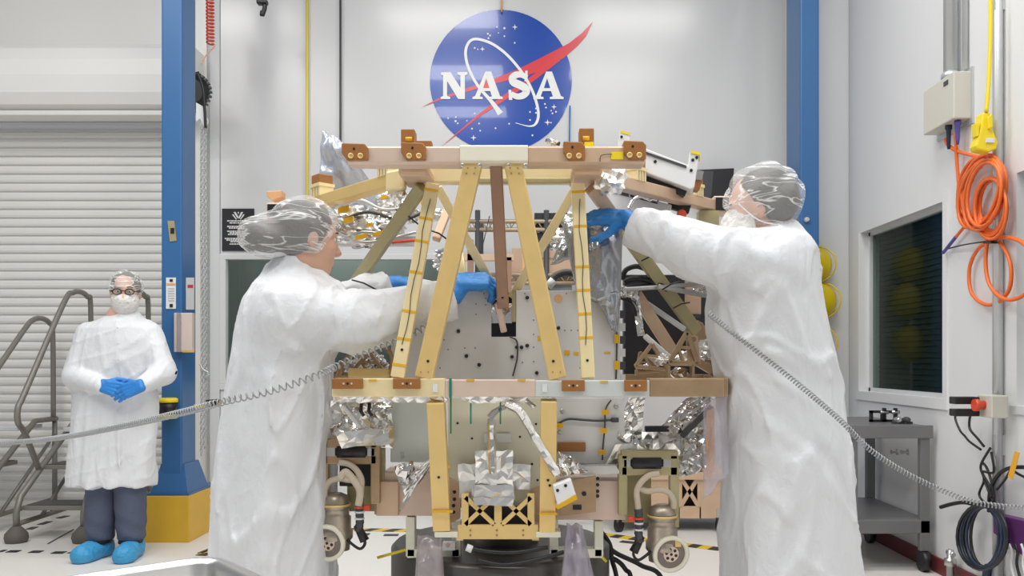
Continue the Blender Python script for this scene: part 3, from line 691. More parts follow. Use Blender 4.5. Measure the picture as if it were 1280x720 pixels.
tube('black_tie_cord', S((1181, 312, .02), (1205, 306, .03), (1238, 301, .05)), .004, M_black, base=W(1238, 301, .05), label='thin black cord stretched from window edge to orange loops', cat='cord')
t = thing('yellow_power_connector', W(1235, 188, .1), 'yellow power connector hanging on a thick yellow cable', 'connector')
yc = lambda x, y: P(x, y, 4.3)
tube('cable', smooth_path([yc(1238, -10), yc(1238, 40), yc(1236, 100), yc(1233, 140)], 6), .010, M_yel2, t, 8)
MB().prism([yc(*p) for p in ((1229, 140), (1238, 140), (1240, 158), (1248, 178), (1246, 186), (1236, 190), (1222, 187), (1220, 182), (1226, 160))], (0, .07, 0)).build('plug_body', M_yel2, t, bev=.008)
MB().prism([yc(*p) for p in ((1220, 153), (1225, 153), (1224, 170), (1221, 170))], (0, .05, 0)).build('flip_cover', M_yel2, t, bev=.003); MB().prism([yc(*p) for p in ((1233, 148), (1238, 143), (1239, 160), (1234, 162))], (0, -.02, 0)).build('latch', M_yel2, t, bev=.003)
box('label', P(1233, 178, 4.29), P(1242, 173, 4.298), M_print, t)
t = thing('wall_conduit', W(1240, 720, 0), 'thin galvanised conduit running down the right wall', 'conduit')
ycd = W(1248, 300, .025).y
tube('pipe', [V((XW-.028, ycd, 0)), V((XW-.028, ycd, 5.0))], .024, M_galv, t, 12); tube('second_wire', [V((XW-.012, ycd+.06, .9)), V((XW-.012, ycd+.06, 5.0))], .008, M_galv, t)
for z in (3.0, 1.9, .8): MB().bar(V((XW-.05, ycd, z)), V((XW, ycd, z)), .10, .03).build('clamp', M_galv, t)
t = thing('switch_box', W(1225, 512, 0), 'beige switch box with red knob on the wall conduit', 'switch')
yb0, yb1 = W(1250, 490, .09).y, W(1250, 490, .09).y+.14
MB().box((XW-.13, yb0, .94), (XW-.05, yb1, 1.05)).build('housing', M_box, t, bev=.006)
MB().lathe((XW-.13, (yb0+yb1)/2, 1.0), (-1, 0, 0), [(0, .022), (.02, .022), (.03, .03), (.05, .03)], 14).build('knob', M_red, t)
for z in (1.02, .96): MB().box((XW-.25, yb1-.03, z-.018), (XW-.13, yb1+.04, z+.018)).build('black_plug', M_black, t, bev=.005)
S2 = lambda *pts: smooth_path([W(x, y, .06) for x, y in pts], 7)
tube('thin_black_cables', S2((1198, 512), (1194, 522), (1200, 538), (1206, 545), (1212, 552), (1226, 562)), .006, M_black, base=W(1200, 562, .06), label='thin black cable dangling from the beige switch box', cat='cable')
t = thing('black_cable_tangle', W(1235, 640, .05), 'tangled thin black cables tied to the wall conduit', 'cable')
for pts in (((1213, 517), (1212, 535), (1222, 548), (1230, 558)), ((1238, 560), (1226, 582), (1230, 600), (1224, 618), (1232, 630)), ((1239, 565), (1242, 590), (1228, 590), (1236, 606), (1240, 622)), ((1228, 578), (1234, 586), (1240, 606), (1242, 628), (1230, 600)), ((1236, 640), (1238, 612), (1248, 594), (1262, 585), (1285, 584)), ((1246, 612), (1256, 600), (1263, 588)), ((1264, 586), (1272, 592), (1284, 598))):
    tube('strand', S2(*pts), .0065 if pts[0][0] != 1236 else .010, M_black, t, 6)
MB().prism([W(*p, .085) for p in ((1269, 564), (1275, 566), (1266, 600), (1260, 596))], (-.002, 0, 0)).build('cable_marker', mat('marker_orange', (.85, .42, .02), .5), base=W(1266, 600, .085), label='orange tape flag on the black cable by the right edge', cat='tape')
t = thing('navy_cable_coil', W(1230, 712, .05), 'dark navy cable coil hanging low on the right wall', 'cable')
for k in range(7):
    rx_ = 18+2.2*k+rng.uniform(-1, 1); cx_ = 1229+rng.uniform(-3, 3)
    tube('loop', [W(cx_+rx_*math.cos(a), 671+(38+rng.uniform(-.3, .3)+k*.5)*math.sin(a), .07+.006*k) for a in [2*math.pi*j/26 for j in range(26)]], .009, M_navy if k % 3 else M_black, t, 6, True)
tube('loose_end', S2((1176, 634), (1190, 630), (1206, 628), (1222, 632)), .011, M_black, t); tube('lower_lead', S2((1236, 708), (1234, 716), (1233, 740)), .022, M_navy, t)
t = thing('power_strip', W(1275, 680, .05), 'purple power strip with hanging leads at lower right edge', 'power strip')
MB().prism([W(1256, 642, .0), W(1300, 652, .0), W(1300, 700, .0), W(1256, 666, .0)], (-.06, 0, 0)).build('body', M_purple, t, bev=.006)
for i, x in enumerate((1262, 1269, 1277)):
    MB().lathe(W(x, 667+(x-1256)*.6, .04), (0, 0, -1), [(0, .014), (.05, .014), (.06, .008)], 10).build('plug', M_box, t); tube('lead', S2((x, 680), (x+3, 690), (x+2, 705), (x+6, 722)), .007, M_print if i != 1 else M_black, t)
# steel cart
t = thing('steel_cart', (2.05, 5.5, 0), 'dark grey steel utility cart against the right wall', 'cart')
x0, x1, y0, y1 = 1.84, 2.31, 5.06, 5.9
box('top_shelf', (x0, y0, .80), (x1, y1, .84), M_cart, t, bev=.006); box('top_rim', (x0, y0-.012, .77), (x1+.012, y0, .845), M_cart, t, bev=.004); box('lower_shelf', (x0, y0, .22), (x1, y1, .30), M_cart, t, bev=.006)
for x in (x0+.025, x1-.03):
    for y in (y0+.02, y1-.02):
        box('leg', (x-.028, y-.02, .12), (x+.028, y+.02, .80), M_cart, t, bev=.004)
        MB().lathe((x-.02, y, .06), (1, 0, 0), [(0, .06), (.04, .06)], 18).build('castor', M_black, t)
for i, (x, y, lab) in enumerate(((1098, 520, 'black clamp lying at left on the grey steel cart'), (1112, 517, 'black clamp lying behind another on the steel cart'))):
    c = P(x, y, 5.4); c.z = .84; t = thing('black_clamp', c, lab, 'clamp')
    MB().box(c+V((-.05, -.01, 0)), c+V((.05, .02, .014))).box(c+V((-.05, -.01, 0)), c+V((-.036, .02, .07))).box(c+V((.03, -.01, 0)), c+V((.045, .02, .085))).box(c+V((-.05, -.01, .055)), c+V((.01, .02, .07))).build('frame', M_black, t); MB().lathe(c+V((.01, 0, .06)), (1, 0, 0), [(0, .012), (.05, .012)], 8).build('screw', M_steel, t)
for i, (x, lab) in enumerate(((1122, 'small chrome knob fitting on the steel cart'), (1133, 'small dark fitting at near end of steel cart'))):
    c = P(x, 522, 5.25); c.z = .84; t = thing('metal_fitting', c, lab, 'fitting'); MB().lathe(c+V((0, 0, .02)), (0, -1, .15), [(-.03, .02), (0, .022), (.02, .018), (.035, .010)], 12).build('body', M_steel if i == 0 else M_dark, t); MB().box(c+V((-.03, -.02, 0)), c+V((.03, .02, .012))).build('base', M_dark, t)
for i, x in enumerate((1122, 1135)):
    t = thing('wall_hook', W(x, 565, .02), ('left small chrome hook on the wall above cart shelf', 'right small chrome hook on the wall above cart shelf')[i], 'hook', 'chrome hooks behind the cart')
    c = W(x, 565, 0); MB().lathe(c, (-1, 0, 0), [(0, .016), (.006, .016), (.012, .007), (.03, .007), (.036, .013), (.044, .013)], 10).build('knob', M_steel, t); MB().box(c+V((-.003, -.018, -.018)), c+V((0, .018, .018))).build('plate', M_galv, t)
c = G(1187, 738); c = W(1188, 720, .06); c.z = 0
t = thing('floor_pipe_stub', c, 'short chrome pipe fitting standing by the right wall', 'pipe fitting'); MB().lathe(c, (0, 0, 1), [(0, .02), (.10, .02), (.105, .032), (.14, .032), (.145, .018), (.19, .018)], 14).build('pipe', M_steel, t); MB().lathe(c+V((0, 0, .17)), (0, -1, 0), [(-.03, .012), (.04, .012)], 10).build('valve_arm', M_steel, t)

# ================================================================== BACKGROUND EQUIPMENT
d = 6.35; t = thing('wire_rack', (0, d, 0), 'tall wire shelving rack behind the lander frame', 'rack')
rx0, rx1 = P(568, 0, d).x, P(742, 0, d).x
for x in (P(597, 0, d).x, P(683, 0, d).x):
    for y in (d, d+.45): tube('post', [V((x, y, 0)), V((x, y, 2.30))], .020, M_dark, t)
for z in (2.22, 1.835, 1.39, .5):
    sh = MB().tube([V((rx0, d, z)), V((rx1, d, z))], .016, 6).tube([V((rx0, d, z-.06)), V((rx1, d, z-.06))], .016, 6).tube([V((rx0, d+.45, z)), V((rx1, d+.45, z))], .012, 6).build('shelf', M_wirec, t)
    mb = MB(); x = rx0
    while x < rx1-.08: mb.tube([V((x, d, z-.06)), V((x+.04, d, z)), V((x+.08, d, z-.06))], .006, 4); x += .08
    x = rx0
    while x < rx1: mb.tube([V((x, d, z)), V((x, d+.45, z))], .004, 4); x += .05
    mb.build('wire_grid', M_wirec, sh, kind='stuff')
tube('tie_cable', [P(612, 270, d-.03), P(598, 330, d-.03)], .004, M_dark, t)
t = thing('black_carton', P(690, 308, d), 'black carton with white lettering on the wire rack', 'box')
MB().box(P(668, 308, d+.02), P(722, 275, d+.35)).build('carton', M_sign, t, bev=.004)
def lettering(txt, p, h, m, parent):
    cu = bpy.data.curves.new('lettering', 'FONT'); cu.body = txt; cu.size = h; cu.extrude = .001
    o = bpy.data.objects.new('tmp', cu); COL.objects.link(o); bpy.context.view_layer.update()
    me = bpy.data.meshes.new_from_object(o.evaluated_get(bpy.context.evaluated_depsgraph_get())); bpy.data.objects.remove(o)
    me.transform(Matrix.Rotation(math.pi/2, 4, 'X')); me.transform(Matrix.Translation(V(p)-woff(parent))); me.materials.clear(); me.materials.append(m)
    q = bpy.data.objects.new('lettering', me); COL.objects.link(q); q.parent = parent; return q
lettering("s'm", P(671, 291, d+.015), .065, M_print, t); lettering("s", P(698, 291, d+.015), .065, M_print, t)
t = thing('cardboard_box', P(660, 340, d+.05), 'tan cardboard box on the middle shelf of the wire rack', 'box')
MB().box(P(640, 343, d+.01), P(667, 318, d+.4)).build('carton', M_card, t, bev=.004); MB().box(P(653, 343, d+.008), P(656, 318, d+.01)).build('tape_strip', M_ply, t)
t = thing('cardboard_box', P(700, 340, d+.05), 'brown cardboard box at right on the rack middle shelf', 'box')
MB().box(P(670, 343, d+.01), P(736, 318, d+.4)).build('carton', M_card, t, bev=.004); MB().box(P(670, 324, d+.006), P(736, 322, d+.01)).build('flap', M_brown, t)
t = thing('grey_case', P(690, 372, d), 'grey-green equipment case below the cardboard boxes', 'case'); MB().box(P(676, 420, d+.02), P(712, 359, d+.4)).build('body', mat('case_grey', (.22, .26, .27), .4), t, bev=.01); MB().box(P(688, 366, d-.01), P(700, 363, d+.02)).build('handle', M_dark, t)
t = thing('wooden_frame', P(605, 400, 6.2), 'brown painted timber frame standing behind the lander', 'frame')
for a, b, wd in (((580, 322), (642, 322), .045), ((588, 300), (588, 666), .04), ((636, 322), (636, 666), .04)): bar('rail' if a[1] == b[1] else 'upright', P(*a, 6.2), P(*b, 6.2), wd, .05, M_tan if a[1] == b[1] else M_brown, t)
t = thing('flat_monitor', P(894, 260, 7.0), 'black flat monitor behind the right worker\'s forehead', 'monitor')
MB().prism([P(x, y, 6.98) for x, y in ((872, 212), (918, 210), (914, 250), (868, 250))], (0, .05, 0)).build('casing', M_black, t, bev=.006); MB().prism([P(x, y, 6.975) for x, y in ((875, 214), (892, 213.4), (889, 246), (871, 247))], (0, .004, 0)).build('screen', M_dark, t)
box('wall_bracket', P(880, 240, 7.03), P(905, 222, 7.1), M_dark, t)
# wheeled dolly behind the lander
d = 6.25; t = thing('wheeled_dolly', P(840, 655, d), 'tan sheet-metal dolly on black castors behind the right thruster', 'dolly')
def plate_with_x(name, q0, q1, yy, m, parent, th=.02, cells=1):
    """plate with triangular cut-outs that leave an X brace"""
    x0, z0, x1, z1 = q0.x, q0.z, q1.x, q1.z; mb = MB()
    r = .16*(z1-z0); st = .07*(x1-x0)
    mb.box((x0, yy, z0), (x1, yy+th, z0+r*1.7)).box((x0, yy, z1-r*.35), (x1, yy+th, z1))
    W_ = (x1-x0)/cells
    for c_ in range(cells):
        a = x0+c_*W_; b = a+W_
        mb.box((a, yy, z0), (a+st*.8, yy+th, z1)).box((b-st*.8, yy, z0), (b, yy+th, z1))
        for p, q in (((a+st, z0+r*1.5), (b-st, z1-r*.3)), ((a+st, z1-r*.3), (b-st, z0+r*1.5))): mb.bar(V((p[0], yy+th/2, p[1])), V((q[0], yy+th/2, q[1])), r*.55, th)
    return mb.build(name, m, parent)
MB().box(P(766, 648, d), P(852, 592, d+.02)).build('front_panel', M_tan, t); MB().box(P(872, 648, d), P(908, 592, d+.02)).build('front_panel', M_tan, t)
plate_with_x('cross_braced_plate', P(848, 648, d), P(876, 592, d), d-.002, M_tan, t, .015)
box('deck', P(764, 592, d-.02), P(910, 586, d+.6), M_tan, t); box('inner_box', P(770, 646, d+.1), P(904, 594, d+.5), M_black, t)
for x in (774, 900):
    c = P(x, 0, d+.02); c.z = .055; MB().lathe(c+V((-.02, 0, 0)), (1, -.5, 0), [(0, .055), (.04, .055)], 18).build('castor_wheel', M_black, t); MB().box(c+V((-.03, -.03, .03)), c+V((.03, .03, .11))).build('castor_fork', M_steel, t)
# stainless tray, foreground
t = thing('stainless_tray', (-.59, 1.35, 0), 'stainless steel tray corner in the lower left foreground', 'tray')
ang = math.radians(40); ex = V((math.cos(ang), math.sin(ang), 0)); ey = V((-math.sin(ang), math.cos(ang), 0))
def rrect(hx, hy, r, z, c, n=6):
    out = []
    for (sx_, sy_, a0) in ((1, 1, 0), (-1, 1, 90), (-1, -1, 180), (1, -1, 270)):
        for k in range(n+1):
            a = math.radians(a0+90*k/n); u = sx_*(hx-r)+r*math.cos(a); v = sy_*(hy-r)+r*math.sin(a); out.append(c+ex*u+ey*v+V((0, 0, z)))
    return out
hx, hy = .24, .18; far = V((-.592, 1.615, .85)); cc = far-ex*(hx-.02)-ey*(hy-.02)
cc = cc+V((0.0, 0.012, 0))
rings = [rrect(hx, hy, .05, -.006, cc), rrect(hx, hy, .05, .004, cc), rrect(hx-.012, hy-.012, .042, .006, cc), rrect(hx-.022, hy-.022, .036, -.004, cc), rrect(hx-.035, hy-.035, .03, -.09, cc), rrect(hx-.06, hy-.06, .02, -.10, cc)]
n = len(rings[0]); vs = [p for r_ in rings for p in r_]; fs = [(i*n+k, i*n+(k+1) % n, (i+1)*n+(k+1) % n, (i+1)*n+k) for i in range(5) for k in range(n)]+[tuple(5*n+k for k in range(n))]
mesh_obj('basin', vs, fs, M_steel, t, True)
for u in (-1, 1):
    for v in (-1, 1): p = cc+ex*u*(hx-.05)+ey*v*(hy-.05); tube('leg', [V((p.x, p.y, 0)), V((p.x, p.y, .76))], .012, M_steel, t)

# ================================================================== LANDER
L = thing('lander_frame', (-.104, 3.05, .0), 'gold and tan metal lander truss frame on dark round stand', 'spacecraft')
d0 = 2.80
def lbar(name, a, b, wd, dep, m, **kw): return bar(name, P(*a), P(*b), wd, dep, m, L, bev=kw.pop('bev', .004), **kw)
def bolt(p, ax, r, m, parent, h=.004): return MB().lathe(p, ax, [(0, r), (h, r), (h, r*.6), (h*.3, r*.5)], 10).build('bolt', m, parent)
def hole(p, r, parent, m=None): return MB().lathe(p+V((0, .001, 0)), (0, -1, 0), [(0, r), (.0025, r)], 10).build('hole', m or M_black, parent)
# top beam
def tbeam(x0, x1, m, y0=2.77, y1=2.85, zt=1.893, zb_=1.838, name='top_beam'):
    a, b = (x0-CX)*2.77/F, (x1-CX)*2.77/F
    vs = [V((a, y0, zb_+.006)), V((a, y0+.012, zb_)), V((a, y1, zb_)), V((a, y1, zt)), V((a, y0+.004, zt)), V((a, y0, zt-.004))]
    return MB().prism(vs, (b-a, 0, 0)).build(name, m, L, bev=.002)
tbl = tbeam(434, 575, M_pink); tbr = tbeam(660, 806, M_tan); tbm = tbeam(575, 660, M_cream2, 2.764, 2.856, 1.896, 1.840)
for x in (578, 600, 636, 657): bolt(P(x, 207, 2.762), (0, -1, 0), .006, M_steel, tbm)
def bracket(x0, y0, x1, y1, dd=2.768, dep=.05, cut=1):
    pts = [(x0, y0), (x1-4, y0+1), (x1, y0+6), (x1, y1), (x0+7*cut, y1+1), (x0, y1-9)]
    o = MB().prism([P(x, y, dd) for x, y in pts], (0, -.016, 0)).prism([P(x, y, dd) for x, y in ((x0, y0), (x1-4, y0+1), (x1-4, y0+7), (x0, y0+7))], (0, dep, 0)).build('mount_block', M_block, L, bev=.003)
    cx_ = (x0+x1)/2
    for bx_, by_ in ((cx_-6, y1-6), (cx_+6, y1-6)): bolt(P(bx_, by_, dd-.016), (0, -1, 0), .009, M_gold, o)
    hole(P(cx_-2, y0+6, dd-.016), .004, o); return o
bracket(428, 180, 461, 201); bracket(502, 179, 533, 201); bracket(704, 178, 731, 201); bracket(779, 177, 807, 200)
for x0, y0, x1, y1 in ((501, 167, 521, 181), (724, 166, 741, 180)):
    o = MB().box(P(x0, y1+3, 2.90), P(x1, y0, 2.96)).build('rear_block', M_block, L, bev=.003); MB().lathe(P((x0+x1)/2-4, (y0+y1)/2, 2.9), (1, 0, 0), [(0, .008), (.022, .008)], 10).build('pin', M_kapton, o)
MB().box(P(520, 184, 2.86), P(541, 180, 2.9)).build('side_tab', M_block, L)
MB().box(P(764, 199, 2.765), P(779, 190, 2.769)).build('tape_patch', M_yel2, L); MB().box(P(731, 186, 2.86), P(741, 181, 2.9)).build('tape_patch', M_yel2, L)
tube('thin_wire', smooth_path([P(x, y, 2.765) for x, y in ((750, 202), (751, 195), (758, 193), (765, 193))], 5), .0012, M_black, L)
crumple('foil_wrap', P(690, 178, 2.86), (.02, .02, .012), .4, M_foil, L, 4, 2); tube('connector', [P(682, 175, 2.86), P(700, 180, 2.86)], .007, M_dark, L)
# second beam and nodes
zu = 1.862
def hbeam(name, xa_, xb_, yy, z, hh, dep, m): return MB().box((xa_, yy-dep/2, z-hh/2), (xb_, yy+dep/2, z+hh/2)).build(name, m, L, bev=.004)
hbeam('rear_top_beam', -.47, .24, 3.04, zu-.004, .058, .06, M_pale); hbeam('rear_beam_liner', -.2, .2, 3.005, zu-.03, .018, .02, M_olive)
nodes = {-1: V((-.375, 2.97, 1.84)), 1: V((.19, 2.97, 1.84))}
for s_ in (-1, 1):
    n_ = nodes[s_]
    MB().obox(n_, (.05, 0, 0), (0, .11, 0), (0, 0, .02)).build('node_saddle', M_tan, L, bev=.012)
    MB().obox(n_+V((s_*.075, .02, -.012)), (.032, 0, -s_*.006), (0, .03, 0), (0, 0, .034)).build('node_clamp', M_pale if s_ < 0 else M_pink, L, bev=.008)
crumple('foil_wrap', nodes[1]+V((.085, -.02, -.02)), (.05, .04, .05), .5, M_foil2, L, 9); crumple('foil_wrap', nodes[-1]+V((-.08, .04, -.05)), (.03, .03, .03), .5, M_foil2, L, 12)
# receding arms
def arm(s_, end, m):
    st = nodes[s_]+V((s_*.07, .03, -.005)); o = bar('outrigger_arm', st, end, .052, .045, m, L, ref=(0, 0, 1), bev=.004)
    return st, o
aR = V((.80, 3.72, 1.865)); aL = P(350, 268, 3.62)
sR, oR = arm(1, aR, M_tan); sL, oL = arm(-1, aL, M_gold)
for s_, st, en, m in ((1, sR, aR, M_tan), (-1, sL, aL, M_gold)):
    e2 = MB().obox(en+V((s_*.0, -.02, .0)), (.034, 0, 0), (0, .06, 0), (0, 0, .034)).build('arm_end_tube', M_pink, L, bev=.004)
    MB().obox(en+V((0, -.081, 0)), (.027, 0, 0), (0, .003, 0), (0, 0, .027)).build('tube_mouth', M_black, e2)
    for k in ((.22, .74) if s_ > 0 else (.06, .60)):
        p = st+(en-st)*k+V((0, 0, .05)); t_ = (en-st).normalized(); sd = t_.cross(V((0, 0, 1)))
        fb = MB()
        for q in (-1.5, -.5, .5, 1.5): fb.obox(p+t_*q*.018+V((0, 0, -.012)), t_*.006, sd*.03, (0, 0, .020))
        fb.obox(p+V((0, 0, .010)), t_*.036, sd*.034, (0, 0, .006)); fb.build('fin_clamp', M_pale, L)
        MB().obox(p+V((0, 0, .033)), t_*.030, sd*.03, (0, 0, .019)).build('mount_block', M_block, L, bev=.004)
MB().prism([P(x, y, 3.62) for x, y in ((333, 239), (352, 238), (352, 246), (340, 251), (334, 246))], (0, .06, 0)).build('mount_block', M_ply, L, bev=.003)
tube('blue_tie', [P(820, 246, 3.36), P(824, 232, 3.34), P(827, 240, 3.33), P(822, 252, 3.34)], .003, M_violet, L, 5); tube('blue_tie', [P(826, 248, 3.36), P(829, 234, 3.34)], .003, M_violet, L, 5)
# struts
zl = 483
def strut(a, b, wd, dep, m, name='strut', feet=True, holes=()):
    o = lbar(name, a, b, wd, dep, m)
    for (k, off) in holes:
        p, q = P(*a), P(*b); hole(p+(q-p)*k+V((off, -dep/2-.001, 0)), .0045, o)
    return o
st1 = strut((592, 204, 2.80), (530, 473, 2.80), .056, .05, M_gold, holes=((.92, .003),)); st2 = strut((641, 204, 2.80), (697, 473, 2.80), .056, .05, M_gold, holes=((.92, -.003),))
for (a, b, o) in (((592, 204, 2.80), (530, 473, 2.80), st1), ((641, 204, 2.80), (697, 473, 2.80), st2)):
    p, q = P(*a), P(*b)
    for k in (.03, .055, .97):
        for u in (-.012, .012): hole(p+(q-p)*k+V((u, -.026, 0)), .0022, o, M_brown)
strut((620, 206, 2.83), (629, 384, 3.03), .040, .035, M_brown, holes=((.93, 0),))
n3 = strut((541, 230, 2.90), (497, 472, 2.81), .044, .03, M_pale, 'narrow_strut', holes=((.86, 0),)); n4 = strut((722, 230, 2.90), (735, 473, 2.81), .044, .03, M_pale, 'narrow_strut', holes=((.91, 0),))
for (a, b, ks, o) in (((541, 230, 2.90), (497, 472, 2.81), (.03, .18, .30, .46, .66, .8, .93), n3), ((722, 230, 2.90), (735, 473, 2.81), (.04, .22, .43, .55, .67, .79), n4)):
    p, q = P(*a), P(*b)
    for k in ks: bar('tape_band', p+(q-p)*k+V((0, -.0155, 0)), p+(q-p)*(k+.012)+V((0, -.0155, 0)), .045, .002, M_kapton, o)
    tube('taped_wire', [p+(q-p)*k+V((.004*math.sin(k*20), -.017, 0)) for k in [i/12 for i in range(1, 11)]], .0013, M_dark, o, 5)
strut((528, 233, 2.98), (440, 360, 3.3), .042, .04, M_olive, 'diagonal_strut'); strut((438, 363, 3.3), (345, 478, 3.55), .042, .04, M_olive, 'diagonal_strut')
strut((547, 234, 2.97), (624, 372, 3.12), .030, .03, M_pale, 'diagonal_strut'); strut((720, 235, 2.97), (640, 372, 3.12), .030, .03, M_pale, 'diagonal_strut')
strut((739, 234, 2.98), (788, 300, 3.15), .044, .04, M_tan, 'diagonal_strut'); strut((786, 298, 3.15), (905, 462, 3.52), .046, .04, M_olive, 'diagonal_strut')
strut((560, 262, 3.3), (545, 300, 3.25), .03, .03, M_tan, 'short_strut'); strut((572, 300, 3.2), (580, 360, 3.1), .03, .03, M_pale, 'short_strut')
for k, (x, y) in enumerate(((508, 262), (520, 278), (556, 290), (553, 278))):
    pass
for a, b in (((495, 262), (525, 282)), ((440, 350), (470, 362)), ((538, 288), (560, 300)), ((802, 326), (825, 318)), ((828, 362), (850, 352)), ((842, 385), (862, 378))):
    tube('cable_tie', [P(*a, 3.08), P((a[0]+b[0])/2, (a[1]+b[1])/2-2, 3.05), P(*b, 3.08)], .003, M_black, L, 5)
# main front deck beam with its segments
def seg_(x0, x1, y0, y1, m, ya=2.775, yb_=2.85): return MB().box(P(x0, y1, 2.775), V((P(x1, y0, 2.775).x, yb_, P(x1, y0, 2.775).z))).build('deck_beam', m, L, bev=.003)
seg_(414.5, 556, 473, 496, M_pale); seg_(556, 669, 474.5, 496, M_pink); seg_(669, 812, 475.5, 496, M_green); seg_(812, 905, 473, 496, M_bronze)
for x0, x1, y0, y1 in ((416, 453, 473, 486), (492, 525, 473, 486), (702, 731, 475, 489), (780, 809, 475, 489)):
    o = MB().box(P(x0, y1, 2.772), P(x1, y0, 2.755)).build('mount_block', M_block, L, bev=.002)
    for k in (-5, 5): bolt(P((x0+x1)/2+k, (y0+y1)/2, 2.755), (0, -1, 0), .003, M_print, o, .002)
    hole(P((x0+x1)/2, (y0+y1)/2, 2.754), .004, o)
for x, y in ((466, 475), (588, 475), (652, 475), (755, 477)): MB().box(P(x-5, y+1.2, 2.7745), P(x+5, y-1, 2.772)).build('tape_patch', M_kapton, L)
for x in (544, 681): MB().box(P(x-3, 490, 2.774), P(x+3, 480, 2.771)).build('label', M_print, L)
MB().bar(P(563, 473, 2.772), P(563, 497, 2.772), .008, .003).build('green_tape', M_teal, L)
for x, y0, y1 in ((563.5, 497, 542), (588.5, 504, 530), (625.5, 500, 530)): MB().bar(P(x, y0, 2.80), P(x, y1, 2.80), .005, .002).build('tape_tail', M_teal, L)
for s_, xx in ((-1, -.80), (1, .62)):   # side and rear deck beams
    bar('deck_side_beam', V((xx, 2.86, 1.132)), V((xx+s_*.12, 3.6, 1.132)), .06, .055, M_bronze, L, bev=.003)
bar('deck_rear_beam', V((-.9, 3.6, 1.132)), V((.72, 3.6, 1.132)), .06, .055, M_bronze, L, bev=.003)
# front panel with notch
dp = 3.06
pl = [(489, 476), (489, 364), (614, 364), (614, 421), (645, 421), (645, 363), (722, 363), (726, 372), (775, 372), (775, 476)]
pan = MB().prism([P(x, y, dp) for x, y in pl], (0, .02, 0)).build('front_panel', M_panel, L, bev=.002)
MB().prism([P(x, y, dp+.06) for x, y in ((612, 366), (647, 366), (647, 424), (612, 424))], (0, .01, 0)).build('notch_back', M_black, pan)
MB().box(P(640, 402, dp-.002), P(645, 364, dp+.05)).build('notch_side', M_olive, pan); MB().box(P(614, 404, dp+.02), P(640, 380, dp+.05)).build('notch_block', M_foil, pan); lbar('clevis', (622, 378, 3.03), (630, 415, 3.06), .022, .02, M_pink)
for x, y in ((573, 414), (583, 445), (599, 456), (640, 446), (646, 434), (659, 372), (659, 432), (671, 466), (652, 434), (698, 410)): MB().lathe(P(x, y, dp), (0, -1, 0), [(0, .0065), (.006, .0065), (.008, .003)], 10).build('stud', M_black, pan)
for x, y in ((560, 437), (581, 435), (595, 380), (595, 393), (607, 381), (607, 373), (555, 425), (594, 435), (667, 400), (667, 418), (667, 434), (667, 452), (653, 453), (706, 413), (714, 413), (722, 413), (605, 367), (656, 367), (708, 367), (550, 460), (725, 460), (545, 400)): hole(P(x, y, dp), .0022, pan, M_dark)
MB().lathe(P(698, 373, dp), (0, -1, 0), [(0, .014), (.002, .014)], 14).build('orange_washer', M_ply, pan)
for x0, y0, x1, y1 in ((705, 438, 712, 444), (717, 440, 723, 444), (755, 440, 763, 442), (672, 420, 680, 426), (692, 474, 698, 481)): MB().box(P(x0, y1, dp-.002), P(x1, y0, dp)).build('tape_patch', M_kapton, pan)
tube('cable', smooth_path([P(x, y, dp-.008) for x, y in ((637, 421), (645, 425), (647, 434), (646, 450), (641, 470))], 6), .003, M_dark, pan, 6)
tube('edge_cable', [P(773, 392, dp-.006), P(771, 410, dp-.006), P(771, 440, dp-.006), P(770, 474, dp-.006)], .003, M_dark, pan, 6)
for y in (422, 455): MB().box(P(768, y+7, dp-.01), P(774, y-4, dp-.006)).build('tape_patch', M_kapton, pan)
for k in range(6): MB().box(P(775, 388+k*16, dp+.01), P(781, 398+k*16, dp+.03)).build('edge_tab', M_panel if k % 2 else M_dark, pan)
# cables over the panel, upper left harness
for pts, r, m in ((((686, 358), (694, 346), (706, 341), (718, 342)), .014, M_dark), (((778, 350), (782, 338), (795, 333), (806, 336)), .010, M_black), (((780, 352), (795, 348), (815, 352), (835, 362)), .011, M_black), (((778, 360), (800, 357), (822, 357)), .008, M_black), (((775, 372), (790, 380), (795, 395)), .006, M_black)):
    tube('cable', smooth_path([P(x, y, 3.25) for x, y in pts], 6), r, m, L)
tube('cable_sleeve', [P(685, 358, 3.24), P(692, 350, 3.24)], .016, M_print, L)
# black equipment panel, braces and brackets on right
MB().box(P(780, 470, 3.62), P(893, 345, 3.68)).build('black_panel', M_sign, L, bev=.004)
lbar('brace', (795, 368, 3.30), (842, 442, 3.30), .045, .03, M_tan); lbar('brace', (805, 377, 3.32), (856, 412, 3.32), .020, .02, M_panel)
lbar('cross_tube', (780, 362, 3.2), (880, 355, 3.3), .016, .016, M_steel); lbar('cross_tube', (822, 358, 3.22), (886, 370, 3.3), .018, .016, M_steel)
foil('foil_tape', [P(789, 362, 3.26), P(798, 362, 3.26), P(806, 420, 3.26), P(797, 420, 3.26)], 3, 12, .006, M_foil, L, 3); lbar('hanging_tube', (806, 420, 3.26), (838, 448, 3.2), .02, .02, M_panel)
def tri_bracket(a, b, c_, dd, wd, m):
    mb = MB()
    for p, q in ((a, b), (b, c_), (c_, a)): mb.bar(P(*p, dd), P(*q, dd), wd, .02)
    mid = ((a[0]+b[0])/2, (a[1]+b[1])/2); mid2 = ((c_[0]+b[0])/2, (c_[1]+b[1])/2); mb.bar(P(*mid, dd), P(*mid2, dd), wd*.7, .018); mb.bar(P(*mid, dd), P((a[0]+c_[0])/2, (a[1]+c_[1])/2, dd), wd*.6, .018)
    return mb.build('truss_bracket', m, L, bev=.002)
